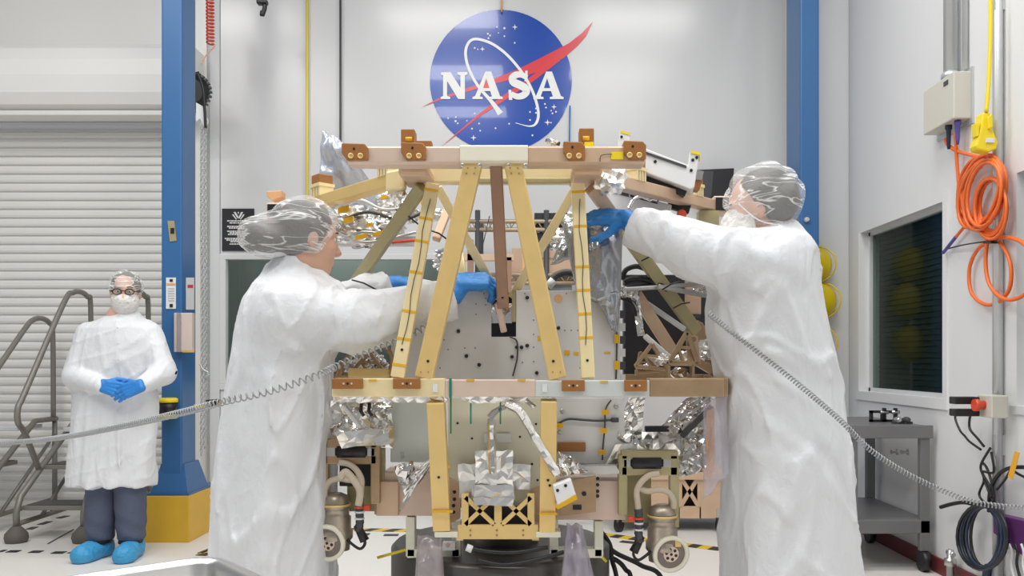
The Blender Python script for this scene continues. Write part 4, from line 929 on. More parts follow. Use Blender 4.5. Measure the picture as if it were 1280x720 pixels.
tri_bracket((836, 453), (859, 415), (872, 455), 2.99, .016, M_bronze); tri_bracket((794, 458), (815, 430), (835, 462), 3.04, .013, M_bronze); tri_bracket((796, 466), (800, 440), (824, 464), 3.08, .010, M_bronze)
MB().prism([P(x, y, 3.0) for x, y in ((858, 418), (872, 420), (876, 455), (860, 456))], (0, .015, 0)).build('bracket_plate', M_tan, L)
for x, y in ((867, 424), (866, 436), (870, 447)): hole(P(x, y, 2.999), .009, L, M_brown)
MB().box(P(795, 470, 3.08), P(835, 462, 3.12)).build('bracket_foot', M_bronze, L)
fb = MB()
for a, b in (((835, 456), (865, 456)), ((865, 456), (865, 475)), ((835, 456), (835, 475))): fb.bar(P(*a, 2.9), P(*b, 2.9), .008, .05)
fb.build('box_frame', M_bronze, L); crumple('foil_ball', P(850, 467, 2.93), (.03, .03, .022), .5, M_foil, L, 21, 2)
lbar('corner_plate', (864, 448, 3.1), (895, 466, 3.1), .03, .03, M_bronze)
lbar('sleeve_guard', (866, 408, 3.40), (886, 438, 3.44), .07, .05, M_bronze)
MB().box(P(858, 393, 3.5), P(874, 350, 3.54)).build('cabinet_bracket', M_card, L, bev=.003); MB().box(P(861, 397, 3.49), P(875, 393, 3.5)).build('bracket_strap', M_dark, L)
for i, (x, y, r, dd) in enumerate(((885, 438, .05, 3.2), (890, 450, .045, 3.15), (855, 445, .02, 3.05), (842, 450, .02, 3.1), (818, 452, .03, 3.12), (808, 462, .025, 3.1), (870, 345, .04, 3.35), (880, 360, .035, 3.35), (850, 330, .03, 3.3), (835, 322, .03, 3.28), (830, 448, .02, 3.0), (780, 365, .03, 3.25))): crumple('foil_wad', P(x, y, dd), (r, r*.8, r*.7), .6, M_foil if i % 2 else M_foil2, L, 30+i, 3)
# left harness and bracketry (behind the bent worker)
for i, (x, y, r, dd) in enumerate(((440, 268, .05, 3.4), (430, 280, .045, 3.35), (452, 285, .05, 3.4), (470, 272, .05, 3.45), (436, 296, .04, 3.35), (462, 298, .05, 3.4), (490, 285, .04, 3.4), (510, 270, .04, 3.45), (548, 268, .03, 3.4), (556, 318, .03, 3.3), (552, 330, .025, 3.3), (730, 290, .05, 3.35), (720, 275, .04, 3.35), (703, 302, .05, 3.4), (488, 252, .04, 3.45), (504, 255, .03, 3.45))): crumple('foil_wad', P(x, y, dd), (r*1.2, r*.8, r*.7), .6, M_foil if i % 2 else M_foil2, L, 60+i, 3)
for x, y, w_, h_ in ((430, 262, 14, 7), (436, 275, 12, 6), (474, 292, 16, 5), (486, 245, 18, 5), (452, 296, 14, 5), (530, 250, 7, 9), (462, 281, 8, 4)): MB().obox(P(x, y, 3.28), V((w_*.0015, 0, w_*.0004)), (0, .01, 0), (0, 0, h_*.0015)).build('kapton_wrap', M_kapton, L)
for pts, m in ((((418, 258), (450, 250), (480, 262), (515, 258)), M_print), (((420, 290), (450, 302), (480, 300), (520, 290)), M_steel), (((430, 275), (460, 265), (500, 275), (530, 265)), M_dark), (((425, 300), (455, 290), (490, 296)), M_steel), (((470, 250), (500, 240), (520, 250)), M_steel), (((490, 303), (500, 302), (522, 300)), M_red)): tube('harness', smooth_path([P(x, y, 3.32) for x, y in pts], 6), .006, m, L, 6)
MB().box(P(420, 306, 3.5), P(530, 298, 3.56)).build('instrument_shelf', M_panel, L)
for x in (440, 466, 492): MB().box(P(x, 298, 3.5), P(x+14, 288, 3.55)).build('instrument_box', M_white, L, bev=.003)
# lower-left latticework between gown and panel
tri_bracket((440, 465), (462, 440), (482, 468), 3.05, .012, M_bronze); tri_bracket((428, 468), (448, 446), (472, 466), 3.15, .012, M_bronze); lbar('bracket_foot', (436, 466, 3.0), (486, 466, 3.0), .03, .04, M_gold)
for i, (x, y, r) in enumerate(((455, 455, .035), (470, 450, .03), (440, 458, .03), (478, 460, .025))): crumple('foil_wad', P(x, y, 3.12), (r, r, r*.7), .6, M_foil, L, 90+i, 3)
for pts in (((424, 470), (430, 452), (446, 436), (470, 428)), ((418, 474), (426, 456), (440, 444)), ((470, 430), (484, 436), (490, 450), (486, 468))): tube('braided_cable', smooth_path([P(x, y, 3.02) for x, y in pts], 6), .008, M_bronze, L)
# ---------- below the deck
foil('foil_valance', [P(416, 496, 2.79), P(560, 496, 2.79), P(560, 503, 2.80), P(416, 503, 2.80)], 26, 2, .006, M_foil2, L, 5)
foil('foil_valance', [P(575, 496, 2.79), P(660, 496, 2.79), P(655, 504, 2.80), P(580, 503, 2.80)], 14, 2, .006, M_foil2, L, 6)
pc = MB().prism([P(x, y, 2.93) for x, y in ((560, 497), (690, 497), (690, 612), (660, 640), (580, 640), (560, 612))], (0, .02, 0)).build('lower_panel', M_cream, L, bev=.003)
for x, y in ((572, 529), (590, 548), (670, 530), (650, 546), (665, 580), (575, 590), (672, 600)): hole(P(x, y, 2.93), .004, pc)
MB().prism([P(x, y, 3.0) for x, y in ((488, 500), (548, 500), (548, 578), (488, 578))], (0, .02, 0)).build('side_panel', M_green, L, bev=.003)
for y in (567, 572): bolt(P(503, y, 3.0), (0, -1, 0), .006, M_steel, L)
MB().prism([P(x, y, 3.0) for x, y in ((694, 497), (780, 497), (782, 580), (694, 580))], (0, .02, 0)).build('side_panel', M_panel, L, bev=.003)
MB().box(P(697, 564, 2.998), P(732, 553, 2.985)).build('phenolic_strip', M_block, L, bev=.002)
tube('black_cable', smooth_path([P(x, y, 2.99) for x, y in ((697, 530), (710, 524), (730, 525), (748, 526), (768, 525))], 5), .004, M_dark, L); MB().lathe(P(764, 525, 2.985), (1, 0, 0), [(0, .008), (.025, .008)], 10).build('plug', M_dark, L)
tube('black_cable', smooth_path([P(x, y, 2.985) for x, y in ((764, 500), (757, 512), (756, 535), (754, 555), (753, 575))], 5), .003, M_dark, L)
for x, y in ((757, 515), (755, 538), (753, 565), (700, 532), (652, 567)): MB().box(P(x-5, y+3.5, 2.98), P(x+4, y-3, 2.983)).build('tape_patch', M_kapton, L)
for x, y in ((703, 514), (770, 508), (700, 540)): MB().lathe(P(x, y, 2.999), (0, -1, 0), [(0, .008), (.002, .008), (.002, .004)], 12).build('washer', M_steel, L)
# lower struts
ls1 = strut((545, 502, 2.80), (553, 661, 2.86), .056, .06, M_gold, 'lower_strut', holes=((.58, 0),)); ls2 = strut((686, 500, 2.80), (684, 663, 2.86), .052, .06, M_gold, 'lower_strut', holes=((.60, 0), (.64, .006)))
for (x0, x1, y, o) in ((538, 563, 583, ls1), (540, 566, 639, ls1), (674, 697, 642, ls2), (674, 697, 582, ls2)): MB().box(P(x0, y+1.5, 2.815), P(x1, y-1, 2.81)).build('tape_band', M_kapton, o)
# pinkish lower boxes
MB().box(P(478, 645, 2.98), P(560, 583, 3.14)).build('lower_box', M_pink, L, bev=.004); MB().box(P(470, 645, 2.96), P(500, 600, 3.0)).build('lower_box_flange', M_tan, L, bev=.003)
MB().box(P(694, 650, 2.96), P(776, 592, 3.14)).build('lower_box', M_pink, L, bev=.004)
MB().prism([P(x, y, 2.93) for x, y in ((697, 585), (770, 582), (776, 592), (730, 594))], (0, .12, .0)).build('lid_flap', M_panel, L)
for x0, ys in ((747, (598, 606, 614, 620)), (566, (612, 620, 628))):
    for y in ys: hole(P(x0, y, 2.958 if x0 > 700 else 2.95), .006, L)
MB().prism([P(x, y, 2.92) for x, y in ((562, 597), (575, 604), (575, 648), (562, 655))], (0, .02, 0)).build('gusset_plate', M_tan, L); MB().prism([P(x, y, 2.92) for x, y in ((664, 612), (676, 606), (676, 656), (664, 650))], (0, .02, 0)).build('gusset_plate', M_tan, L)
for x, y in ((568, 615), (568, 624), (567, 632), (567, 640)): hole(P(x, y, 2.919), .006, L)
MB().prism([P(x, y, 2.90) for x, y in ((698, 610), (718, 600), (745, 595), (745, 640), (700, 645))], (0, .02, 0)).build('gusset_plate', M_bronze, L); hole(P(730, 617, 2.899), .008, L); MB().box(P(716, 637, 2.9), P(727, 631, 2.897)).build('slot', M_black, L)
# X braced front box
MB().box(P(580, 655, 2.9), P(662, 622, 3.1)).build('inner_box', M_sign, L)
xp = MB(); q0, q1 = P(577, 674, 2.84), P(668, 617, 2.84); z0, z1 = q0.z, q1.z; x0, x1 = q0.x, q1.x; yy = 2.84; th = .012; zz0 = P(0, 656, 2.84).z
xp.box((x0-.012, yy, z0), (x1+.012, yy+th, zz0)); hz_ = z1-zz0; wx = (x1-x0)/2
for c_ in range(2):
    a = x0+c_*wx; b = a+wx
    xp.box((a, yy, zz0), (a+.012 if c_ else a+.022, yy+th, z1)); xp.box((b-(.012 if c_ == 0 else .022), yy, zz0), (b, yy+th, z1))
    for p, q in (((a+.012, zz0), (b-.012, z1-.012)), ((a+.012, z1-.012), (b-.012, zz0))): xp.bar(V((p[0], yy+th/2, p[1])), V((q[0], yy+th/2, q[1])), .014, th)
xb_ = xp.build('cross_braced_plate', M_gold, L)
for x in (588, 621, 654):
    for y in (663, 669): hole(P(x, y, 2.839), .0035, xb_, M_brown)
for x0_, x1_, m in ((570, 580, M_pale), (665, 674, M_pale), (543, 574, M_cream), (670, 700, M_cream)): MB().box(P(x0_, 672 if m is M_cream else 676, 2.87 if m is M_pale else 2.83), P(x1_, 660, 2.9)).build('foot_plate', m, L, bev=.002)
for xs_ in ((510, 575), (688, 752)):
    a, b = xs_; fb = MB()
    for p, q in (((a+4, 645), (a+4, 694)), ((a, 690), (b, 690)), ((b-4, 650), (b-4, 694))): fb.bar(P(*p, 3.0), P(*q, 3.0), .03, .05)
    fb.build('foot_frame', M_cream, L, bev=.002)
MB().box(P(553, 688, 2.93), P(570, 676, 2.97)).build('foot_pad', M_white, L); bolt(P(560, 681, 2.93), (0, -1, 0), .008, M_pink, L)
# stand
MB().lathe((-.104, 3.25, 0), (0, 0, 1), [(0, .48), (.05, .48), (.06, .40), (.54, .40), (.555, .385)], 48).build('round_stand', mat('stand_dark', (.13, .12, .11), .35, .6), L)
MB().lathe((-.104, 3.25, .555), (0, 0, 1), [(0, .14), (.12, .14)], 24).build('stand_hub', M_steel, L)
for pts in (((583, 682), (600, 688), (640, 691), (685, 684)), ((596, 700), (630, 706), (670, 700), (705, 690))): tube('stand_cable', smooth_path([P(x, y, 2.84) for x, y in pts], 6), .007, M_black, L)
MB().lathe(P(583, 684, 2.83), (1, 0, -.4), [(0, .012), (.02, .012)], 10).build('cable_plug', M_print, L)
# central foil box with wrapped duct
MB().box(P(596, 618, 2.86), P(640, 565, 2.92)).build('foil_box_core', M_foil2, L, bev=.004)
foil('foil_blanket', [P(594, 563, 2.85), P(641, 563, 2.85), P(641, 607, 2.85), P(594, 607, 2.85)], 7, 6, .006, M_foil2, L, 11); foil('foil_blanket', [P(593, 606, 2.845), P(641, 606, 2.845), P(643, 622, 2.84), P(593, 622, 2.84)], 5, 2, .002, M_foil2, L, 12)
foil('foil_blanket', [P(572, 580, 2.88), P(597, 580, 2.88), P(597, 622, 2.88), P(574, 622, 2.88)], 3, 4, .003, M_foil2, L, 13); foil('foil_blanket', [P(640, 580, 2.88), P(664, 581, 2.88), P(662, 612, 2.88), P(640, 612, 2.88)], 3, 4, .003, M_foil2, L, 14); foil('foil_skirt', [P(592, 622, 2.835), P(642, 622, 2.835), P(640, 632, 2.83), P(594, 631, 2.83)], 5, 1, .003, M_foil2, L, 15)
def wrapped(name, pts, r, m, seed):
    rng_ = random.Random(seed); path = resample(smooth_path(pts, 8), .022); mb = MB().tube(path, [r*rng_.uniform(.85, 1.15) for _ in path], 7)
    mb.sm = [False]*len(mb.sm); return mb.build(name, m, L)
wrapped('wrapped_duct', [P(x, y, 2.82) for x, y in ((614, 523), (614, 545), (615, 570), (616, 598))], .013, M_foil, 1); wrapped('wrapped_duct', [P(x, y, 2.82) for x, y in ((612, 522), (622, 512), (636, 508), (650, 514))], .010, M_foil, 2)
wrapped('wrapped_duct', [P(x, y, 2.79) for x, y in ((632, 504), (650, 514), (668, 545), (686, 575), (700, 600))], .014, M_foil, 3); wrapped('wrapped_duct', [P(x, y, 2.84) for x, y in ((655, 498), (672, 512))], .009, M_foil, 4)
for x0, x1 in ((605, 614), (620, 639)): MB().box(P(x0, 553, 2.915), P(x1, 542, 2.925)).build('white_tape', M_print, L)
t_ = MB().prism([P(x, y, 2.76) for x, y in ((691, 607), (714, 599), (721, 622), (697, 634))], (0, .05, 0)).build('white_connector_box', M_white, L, bev=.004)
MB().prism([P(x, y, 2.757) for x, y in ((694, 633), (720, 618), (722, 624), (697, 637))], (0, .05, 0)).build('tape_edge', M_kapton, t_); hole(P(697, 613, 2.759), .005, t_); hole(P(707, 607, 2.759), .005, t_)
# foil hangings left & right
foil('foil_blanket', [P(414, 500, 2.95), P(490, 500, 2.95), P(492, 560, 2.95), P(414, 560, 2.95)], 8, 7, .016, M_foil, L, 21); foil('foil_blanket', [P(418, 540, 2.9), P(488, 535, 2.9), P(486, 556, 2.88), P(425, 560, 2.88)], 6, 3, .01, M_foil2, L, 22)
lbar('inner_tube', (428, 505, 2.9), (455, 540, 2.92), .016, .016, M_steel)
for x in (452, 462): tube('black_clip', [P(x, 503, 2.89), P(x-1, 514, 2.89), P(x+3, 520, 2.89)], .006, M_black, L)
foil('foil_cone', [P(492, 583, 2.9), P(516, 575, 2.9), P(520, 598, 2.88), P(506, 620, 2.9)], 5, 6, .010, M_foil, L, 23); foil('foil_strip', [P(515, 590, 2.88), P(538, 572, 2.86), P(537, 584, 2.86), P(500, 640, 2.88)], 4, 10, .007, M_foil, L, 24)
foil('foil_blanket', [P(785, 497, 3.02), P(806, 497, 3.02), P(800, 575, 3.0), P(768, 560, 3.0)], 4, 9, .016, M_foil, L, 25); foil('foil_blanket', [P(800, 538, 3.1), P(850, 535, 3.1), P(850, 572, 3.0), P(795, 572, 3.0)], 6, 5, .014, M_foil2, L, 26)
foil('foil_blanket', [P(858, 497, 3.1), P(893, 497, 3.1), P(850, 545, 3.05), P(825, 535, 3.05)], 6, 6, .016, M_foil, L, 27); foil('foil_blanket', [P(845, 545, 3.15), P(888, 515, 3.15), P(890, 585, 3.1), P(845, 590, 3.1)], 5, 7, .018, M_foil, L, 28)
foil('foil_blanket', [P(770, 555, 2.98), P(812, 555, 2.98), P(810, 590, 2.96), P(752, 590, 2.98)], 6, 4, .012, M_foil2, L, 29); foil('foil_blanket', [P(698, 565, 2.9), P(712, 570, 2.9), P(738, 590, 2.9), P(700, 596, 2.9)], 6, 5, .012, M_foil, L, 30)
lbar('inner_tube', (852, 545, 3.06), (890, 508, 3.0), .02, .02, M_dark); lbar('dark_duct', (806, 536, 3.06), (836, 536, 3.06), .02, .03, M_black)
foil('foil_wing', [P(838, 585, 3.0), P(868, 570, 3.0), P(880, 590, 3.02), P(850, 596, 3.0)], 6, 4, .01, M_foil, L, 31)
# thruster modules
def thruster(px, py, dd, sx_, label_part):
    k = dd/2.95
    q = lambda x, y, z=0: P(px+sx_*x, py+y, dd+z)
    fr_ = MB()
    for a, b in (((-52, -80), (18, -80)), ((-50, -80), (-50, -5)), ((14, -80), (14, 10)), ((-52, -60), (18, -60))): fr_.bar(q(*a), q(*b), .03, .04)
    fr_.build('thruster_frame', M_olive if sx_ > 0 else M_bronze, L, bev=.003)
    MB().prism([q(-50, -76, .05), q(-14, -76, .05), q(-14, 5, .05), q(-50, 5, .05)], (0, .012, 0)).build('thruster_backplate', M_olive, L)
    MB().lathe(q(-40, -70), (sx_, 0, 0), [(0, .018), (.005, .028), (.10, .028), (.105, .018)], 18).build('valve_drum', M_black, L)
    for x in (-46, 4): MB().box(q(x-3, -63, -.02), q(x+5, -76, .02)).build('valve_clamp', M_steel, L, bev=.003)
    tube('hose', smooth_path([q(*p, -.03) for p in ((-4, -56), (-16, -54), (-26, -46), (-32, -34), (-31, -20), (-30, -10))], 6), .0105, M_hose, L, 10); tube('hose', smooth_path([q(*p, -.02) for p in ((-30, -38), (-18, -34), (-4, -36), (8, -32), (14, -22), (14, -12))], 6), .0105, M_hose, L, 10)
    tube('braided_hose', smooth_path([q(*p, -.03) for p in ((-30, -12), (-29, 4), (-30, 16), (-28, 30))], 6), [.013+.002*(i % 2) for i in range(19)], M_dark, L, 8)
    for y in (0, 6, 14): MB().lathe(q(-29.5, y, -.03), (0, 0, 1), [(-.003, .016), (.003, .016)], 10).build('hose_ring', M_print if y else M_red, L)
    can = MB().lathe(q(0, -18), (0, 0, -1), [(0, .02), (.01, .04), (.03, .046), (.05, .048), (.052, .044), (.075, .044), (.08, .05), (.12, .05), (.125, .056), (.15, .056), (.16, .048), (.19, .046)], 26).build('thruster_body', mat('thruster_metal', (.42, .36, .29), .35, .7, var=.15, vscale=25), L)
    MB().lathe(q(0, -16), (0, 0, -1), [(0, .026), (.012, .041), (.03, .047)], 26).build('thruster_cap', M_dark, can)
    MB().lathe(q(0, -5), (0, 0, -1), [(0, .050), (.004, .052), (.008, .050)], 26).build('gold_ring', M_gold, can)
    c = q(10, 44, -.04); ax = V((.18*sx_, -1, -.12)).normalized()
    noz = MB().lathe(c-ax*.10, ax, [(0, .03), (.02, .05), (.06, .056), (.10, .058)], 28).build('nozzle_housing', mat('nozzle_tan', (.38, .32, .25), .4, .6, var=.2, vscale=20), L)
    MB().lathe(c-ax*.002, ax, [(0, .05), (.001, .062), (.014, .062), (.016, .05), (.006, .048)], 32).build('nozzle_rim', M_cream2, noz)
    MB().lathe(c, ax, [(0, .048), (.006, .048)], 32).build('nozzle_face', mat('nozzle_face', (.20, .17, .15), .4, .5), noz)
    MB().lathe(c+ax*.006, ax, [(0, .026), (.003, .026)], 24).build('injector_plate', M_pink, noz)
    u = ax.orthogonal().normalized(); v = ax.cross(u)
    for i in range(6):
        a_ = i*math.pi/3; MB().lathe(c+ax*.009+(u*math.cos(a_)+v*math.sin(a_))*.017, ax, [(0, .0055), (.001, .0055)], 8).build('port', M_black, noz)
    MB().lathe(c+ax*.009, ax, [(0, .005), (.001, .005)], 8).build('port', M_black, noz)
    tube('black_cable', smooth_path([q(*p, -.03) for p in ((-28, 28), (-34, 36), (-36, 46), (-30, 52), (-20, 46), (-14, 40))], 6), .005, M_black, L); tube('black_grip', [q(-26, 22, -.03), q(-36, 42, -.03)], [.012, .016], M_black, L)
    MB().box(q(16, 26, -.05), q(22, 34, -.03)).build('gold_tab', M_gold, L); MB().box(q(-42, -2, -.03), q(-36, 3, -.01)).build('red_cap', M_red, L)
thruster(828, 648, 2.95, 1, ''); thruster(420, 634, 2.95, -1, '')
tube('hose', smooth_path([P(x, y, 2.86) for x, y in ((425, 598), (432, 590), (442, 600), (450, 614), (448, 632))], 6), .012, M_hose, L, 10)
MB().box(P(424, 608, 2.98), P(475, 560, 3.02)).build('valve_box', M_sign, L, bev=.004); MB().box(P(468, 643, 2.97), P(482, 560, 3.0)).build('channel', M_olive, L); MB().box(P(420, 568, 2.96), P(482, 560, 3.0)).build('channel', M_olive, L)
# white imaging housing on right arm
hs = MB().prism([P(x, y, 3.30) for x, y in ((798, 182), (860, 206), (862, 190), (874, 193), (868, 234), (864, 237), (798, 212))], (.02, .12, 0)).build('instrument_housing', M_white, L, bev=.004)
MB().prism([P(x, y, 3.295) for x, y in ((806, 189), (858, 207), (858, 210), (806, 192))], (0, .006, 0)).build('slot', M_dark, hs)
MB().prism([P(x, y, 3.295) for x, y in ((863, 188), (875, 190), (875, 194), (863, 191))], (.02, .11, 0)).build('tape_edge', M_yel2, hs)
for x, y in ((819, 202), (866, 200), (864, 213), (871, 197)): hole(P(x, y, 3.298), .006, hs)
MB().prism([P(x, y, 3.36) for x, y in ((783, 211), (862, 231), (856, 245), (783, 226))], (0, .12, 0)).build('black_base', M_sign, hs); MB().prism([P(x, y, 3.355) for x, y in ((785, 210), (860, 230), (860, 233), (785, 214))], (0, .006, 0)).build('rail', M_steel, hs)
tb_ = MB().prism([P(x, y, 3.3) for x, y in ((774, 164), (787, 167), (787, 180), (772, 186))], (0, .02, 0)).build('mounting_tab', M_white, L); MB().prism([P(x, y, 3.298) for x, y in ((776, 163), (788, 166), (788, 169), (776, 166))], (0, .02, 0)).build('tape_edge', M_yel2, tb_); hole(P(777, 171, 3.298), .005, tb_)
MB().prism([P(x, y, 3.32) for x, y in ((868, 212), (880, 214), (877, 225), (866, 224))], (0, .06, 0)).build('motor', M_steel, L); MB().prism([P(x, y, 3.33) for x, y in ((864, 224), (878, 226), (874, 238), (862, 236))], (0, .05, 0)).build('mount_block', M_block, L)
wb2 = MB().prism([P(x, y, 3.45) for x, y in ((752, 232), (840, 256), (836, 285), (752, 262))], (0, .1, 0)).build('white_cover', M_white, L, bev=.004)
MB().prism([P(x, y, 3.447) for x, y in ((763, 236), (786, 242), (786, 246), (763, 240))], (0, .004, 0)).build('slot', M_dark, wb2); MB().prism([P(x, y, 3.447) for x, y in ((788, 243), (822, 253), (822, 255), (788, 246))], (0, .004, 0)).build('slot', M_dark, wb2)
lbar('dark_beam', (745, 214, 3.3), (775, 220, 3.3), .03, .03, M_black); lbar('dark_beam', (835, 254, 3.5), (862, 262, 3.5), .04, .03, M_black)
tube('small_cable', smooth_path([P(x, y, 3.3) for x, y in ((786, 262), (792, 250), (802, 246), (815, 250))], 5), .008, M_foil, L)
MB().box(P(874, 284, 3.6), P(895, 266, 3.66)).build('end_bracket', M_olive, L)
MB().lathe(P(852, 268, 3.4), (0, -1, 0), [(0, .02), (.02, .015)], 10).build('pink_cap', M_red, L)
# bags (loose things)
bag('antistatic_bag', [P(702, 278, 3.10), P(778, 276, 3.06), P(775, 380, 3.02), P(722, 372, 3.03)], .03, 22, 26, .022, M_bag, None, 3, .012, base=P(750, 400, 3.02), label='large silver antistatic bag draped below the raised blue glove', cat='bag')
bag('antistatic_bag', [P(700, 300, 3.14), P(726, 290, 3.12), P(722, 318, 3.1), P(688, 332, 3.12)], .015, 14, 12, .015, M_bag, None, 5, base=P(700, 330, 3.12), label='crumpled silver bag piece left of the large antistatic bag', cat='bag')
bag('antistatic_bag', [P(742, 365, 3.02), P(776, 365, 3.02), P(772, 416, 3.03), P(764, 412, 3.03)], .012, 14, 18, .012, M_bag, None, 8, base=P(768, 416, 3.02), label='hanging pointed corner of silver bag over the grey panel', cat='bag')
bag('bluish_bag', [P(403, 164, 3.45), P(430, 178, 3.4), P(490, 268, 3.5), P(397, 264, 3.5)], .05, 20, 20, .035, M_bagb, None, 11, base=P(440, 262, 3.5), label='bluish clear bag standing behind the left outrigger arm', cat='bag')
bag('bluish_bag', [P(420, 255, 3.55), P(490, 240, 3.55), P(478, 310, 3.55), P(440, 310, 3.55)], .04, 18, 18, .03, M_bag, None, 13, base=P(455, 310, 3.55), label='grey crumpled bag tucked under the left outrigger arm', cat='bag')
bag('clear_bag', [P(879, 505, 2.9), P(908, 492, 2.88), P(912, 590, 2.9), P(879, 626, 2.92)], .012, 14, 22, .012, M_bagc, None, 17, base=P(895, 626, 2.9), label='clear bag with orange contents hanging beside the right worker', cat='bag')
foil('bag_contents', [P(883, 514, 2.90), P(893, 508, 2.895), P(893, 588, 2.90), P(883, 600, 2.91)], 3, 10, .004, M_ply, None, 40, base=P(889, 600, 2.915), label='orange strip inside the clear bag beside right worker', cat='strip')
bag('clear_bag', [P(522, 668, 2.88), P(552, 672, 2.86), P(556, 735, 2.84), P(518, 735, 2.84)], .03, 14, 14, .014, M_bagp, None, 19, base=P(537, 735, 2.84), label='clear plastic bag tied under the left lower strut', cat='bag')
bag('lilac_bag', [P(708, 655, 2.86), P(728, 655, 2.86), P(746, 735, 2.82), P(700, 735, 2.82)], .035, 16, 16, .018, M_bagv, None, 23, .02, base=P(722, 735, 2.82), label='lilac tinted bag hanging below the white connector box', cat='bag')
# cables on the floor behind the stand
for i, (pts, lab) in enumerate(((((752, 672), (768, 690), (800, 706), (830, 730)), 'upper black cable looping down right of the stand'), (((745, 690), (770, 700), (782, 712), (790, 730)), 'middle black cable looping down right of the stand'), (((748, 660), (762, 680), (765, 700), (772, 730)), 'inner black cable hanging close to the round stand'))):
    tube('floor_cable', smooth_path([P(x, y, 3.3) for x, y in pts]+[V((P(pts[-1][0], 0, 3.3).x+.05, 3.4, .02))], 8), .009, M_black, base=V((P(pts[-1][0], 0, 3.3).x, 3.4, 0)), label=lab, cat='cable')
tube('yellow_tether', [P(742, 686, 3.05), P(758, 702, 3.05)], .005, M_yel2, base=P(758, 702, 3.05), label='short yellow tether beside the lilac bag', cat='tether'); tube('yellow_tether', [P(472, 697, 3.05), P(512, 686, 3.02)], .005, M_yel2, base=P(472, 697, 3.05), label='yellow tether slanting left of the lower strut', cat='tether')

# ================================================================== PEOPLE
def head_sdf(x, y, z, c, f, s=1.0, tilt=0.0, base=None):
    """head in local axes: f forward (horizontal), tilt pitches the face down"""
    f = V((f[0], f[1], 0)).normalized(); l = V((-f.y, f.x, 0)); u = V((0, 0, 1))
    fw = f*math.cos(tilt)-u*math.sin(tilt); up = u*math.cos(tilt)+f*math.sin(tilt)
    X, Y, Z = x-c[0], y-c[1], z-c[2]
    a = (X*fw.x+Y*fw.y+Z*fw.z)/s; b = (X*l.x+Y*l.y+Z*l.z)/s; d = (X*up.x+Y*up.y+Z*up.z)/s
    return a, b, d
def head_shape(a, b, d):
    r = sd_ell(a, b, d, (-.012, 0, .03), (.098, .077, .092))
    r = smin(r, sd_ell(a, b, d, (.032, 0, -.045), (.058, .056, .076)), .04)
    r = smin(r, sd_seg(a, b, d, (.062, -.006, -.1), (.062, .006, -.1), .02, .02), .025)
    r = smin(r, sd_seg(a, b, d, (.086, 0, .005), (.108, 0, -.032), .007, .011), .012)
    r = smin(r, sd_seg(a, b, d, (.100, -.010, -.036), (.100, .010, -.036), .009, .009), .008)
    r = smin(r, sd_seg(a, b, d, (.076, -.036, .026), (.076, .036, .026), .012, .012), .012)
    for s_ in (-1, 1):
        r = smin(r, sd_ell(a, b, d, (.055, s_*.045, -.025), (.03, .02, .02)), .02)
        r = -smin(-r, sd_ell(a, b, d, (.088, s_*.032, .006), (.016, .016, .012)), .010)
        r = smin(r, sd_ell(a, b, d, (-.008, s_*.078, -.008), (.020, .010, .032)), .008)
    r = smin(r, sd_seg(a, b, d, (.084, -.018, -.060), (.084, .018, -.060), .008, .008), .006)
    r = smin(r, sd_seg(a, b, d, (.082, -.015, -.073), (.082, .015, -.073), .009, .009), .006)
    return r
def person(name, hc, f, s, tilt, bones, m, label, gownlo, base):
    lo = V([min([hc[k]-.16*s]+[min(p[k], q[k])-max(r1, r2) for p, q, r1, r2 in bones]) for k in range(3)]); hi = V([max([hc[k]+.16*s]+[max(p[k], q[k])+max(r1, r2) for p, q, r1, r2 in bones]) for k in range(3)])
    def fn(x, y, z):
        a, b, d = head_sdf(x, y, z, hc, f, s, tilt); r = head_shape(a, b, d)*s
        for p, q, r1, r2 in bones: r = smin(r, sd_seg(x, y, z, p, q, r1, r2), .03)
        return r
    h = .0065
    xs = np.arange(lo.x-.01, hi.x+.02, h); ys = np.arange(lo.y-.01, hi.y+.02, h)
    zs = np.concatenate([np.arange(lo.z-.02, hc[2]-.20, .02), np.arange(hc[2]-.20, hi.z+.02, .005)])
    vs, fs = surfnet(fn, xs, ys, zs)
    o = mesh_obj(name, vs, fs, m, None, True, base=base, label=label, cat='person')
    sm = o.modifiers.new('smooth', 'SMOOTH'); sm.iterations = 1
    return o
def hand(w_, ax, nz, curl, s, side, spread=.10, thumb=.5):
    """capsules of a hand: wrist w_, ax along the fingers, nz back of hand; side +1 puts thumb on +lat"""
    ax = V(ax).normalized(); nz = V(nz); nz = (nz-ax*nz.dot(ax)).normalized(); lat = nz.cross(ax)*side; w_ = V(w_); out = []
    for k, (o, L_, r) in enumerate(((.030, .072, .0105), (.010, .082, .0108), (-.011, .076, .0104), (-.030, .060, .0092))):
        kn = w_+ax*(.092-.006*abs(k-1))*s+lat*o*s; out.append((w_+lat*o*.55*s, kn, .021*s, .014*s))
        d = (ax+lat*(spread*(1.5-k)/1.5)).normalized(); p = kn; ang = 0
        for fr_, cu in ((.42, curl[0]), (.33, curl[1]), (.25, curl[2])):
            ang += cu; dv = d*math.cos(ang)-nz*math.sin(ang); q = p+dv*L_*fr_*s*1.05; out.append((p, q, r*s, r*.93*s)); p = q
    t0 = w_+ax*.028*s+lat*.024*s; t1 = w_+ax*.060*s+lat*(.050+.012*thumb)*s-nz*.018*s; t2 = t1+(ax*.8+lat*(.5*thumb)-nz*.25).normalized()*.034*s; t3 = t2+(ax*.95+lat*.1-nz*.3).normalized()*.026*s
    out += [(t0, t1, .018*s, .0135*s), (t1, t2, .0125*s, .0115*s), (t2, t3, .0115*s, .0095*s)]
    return out
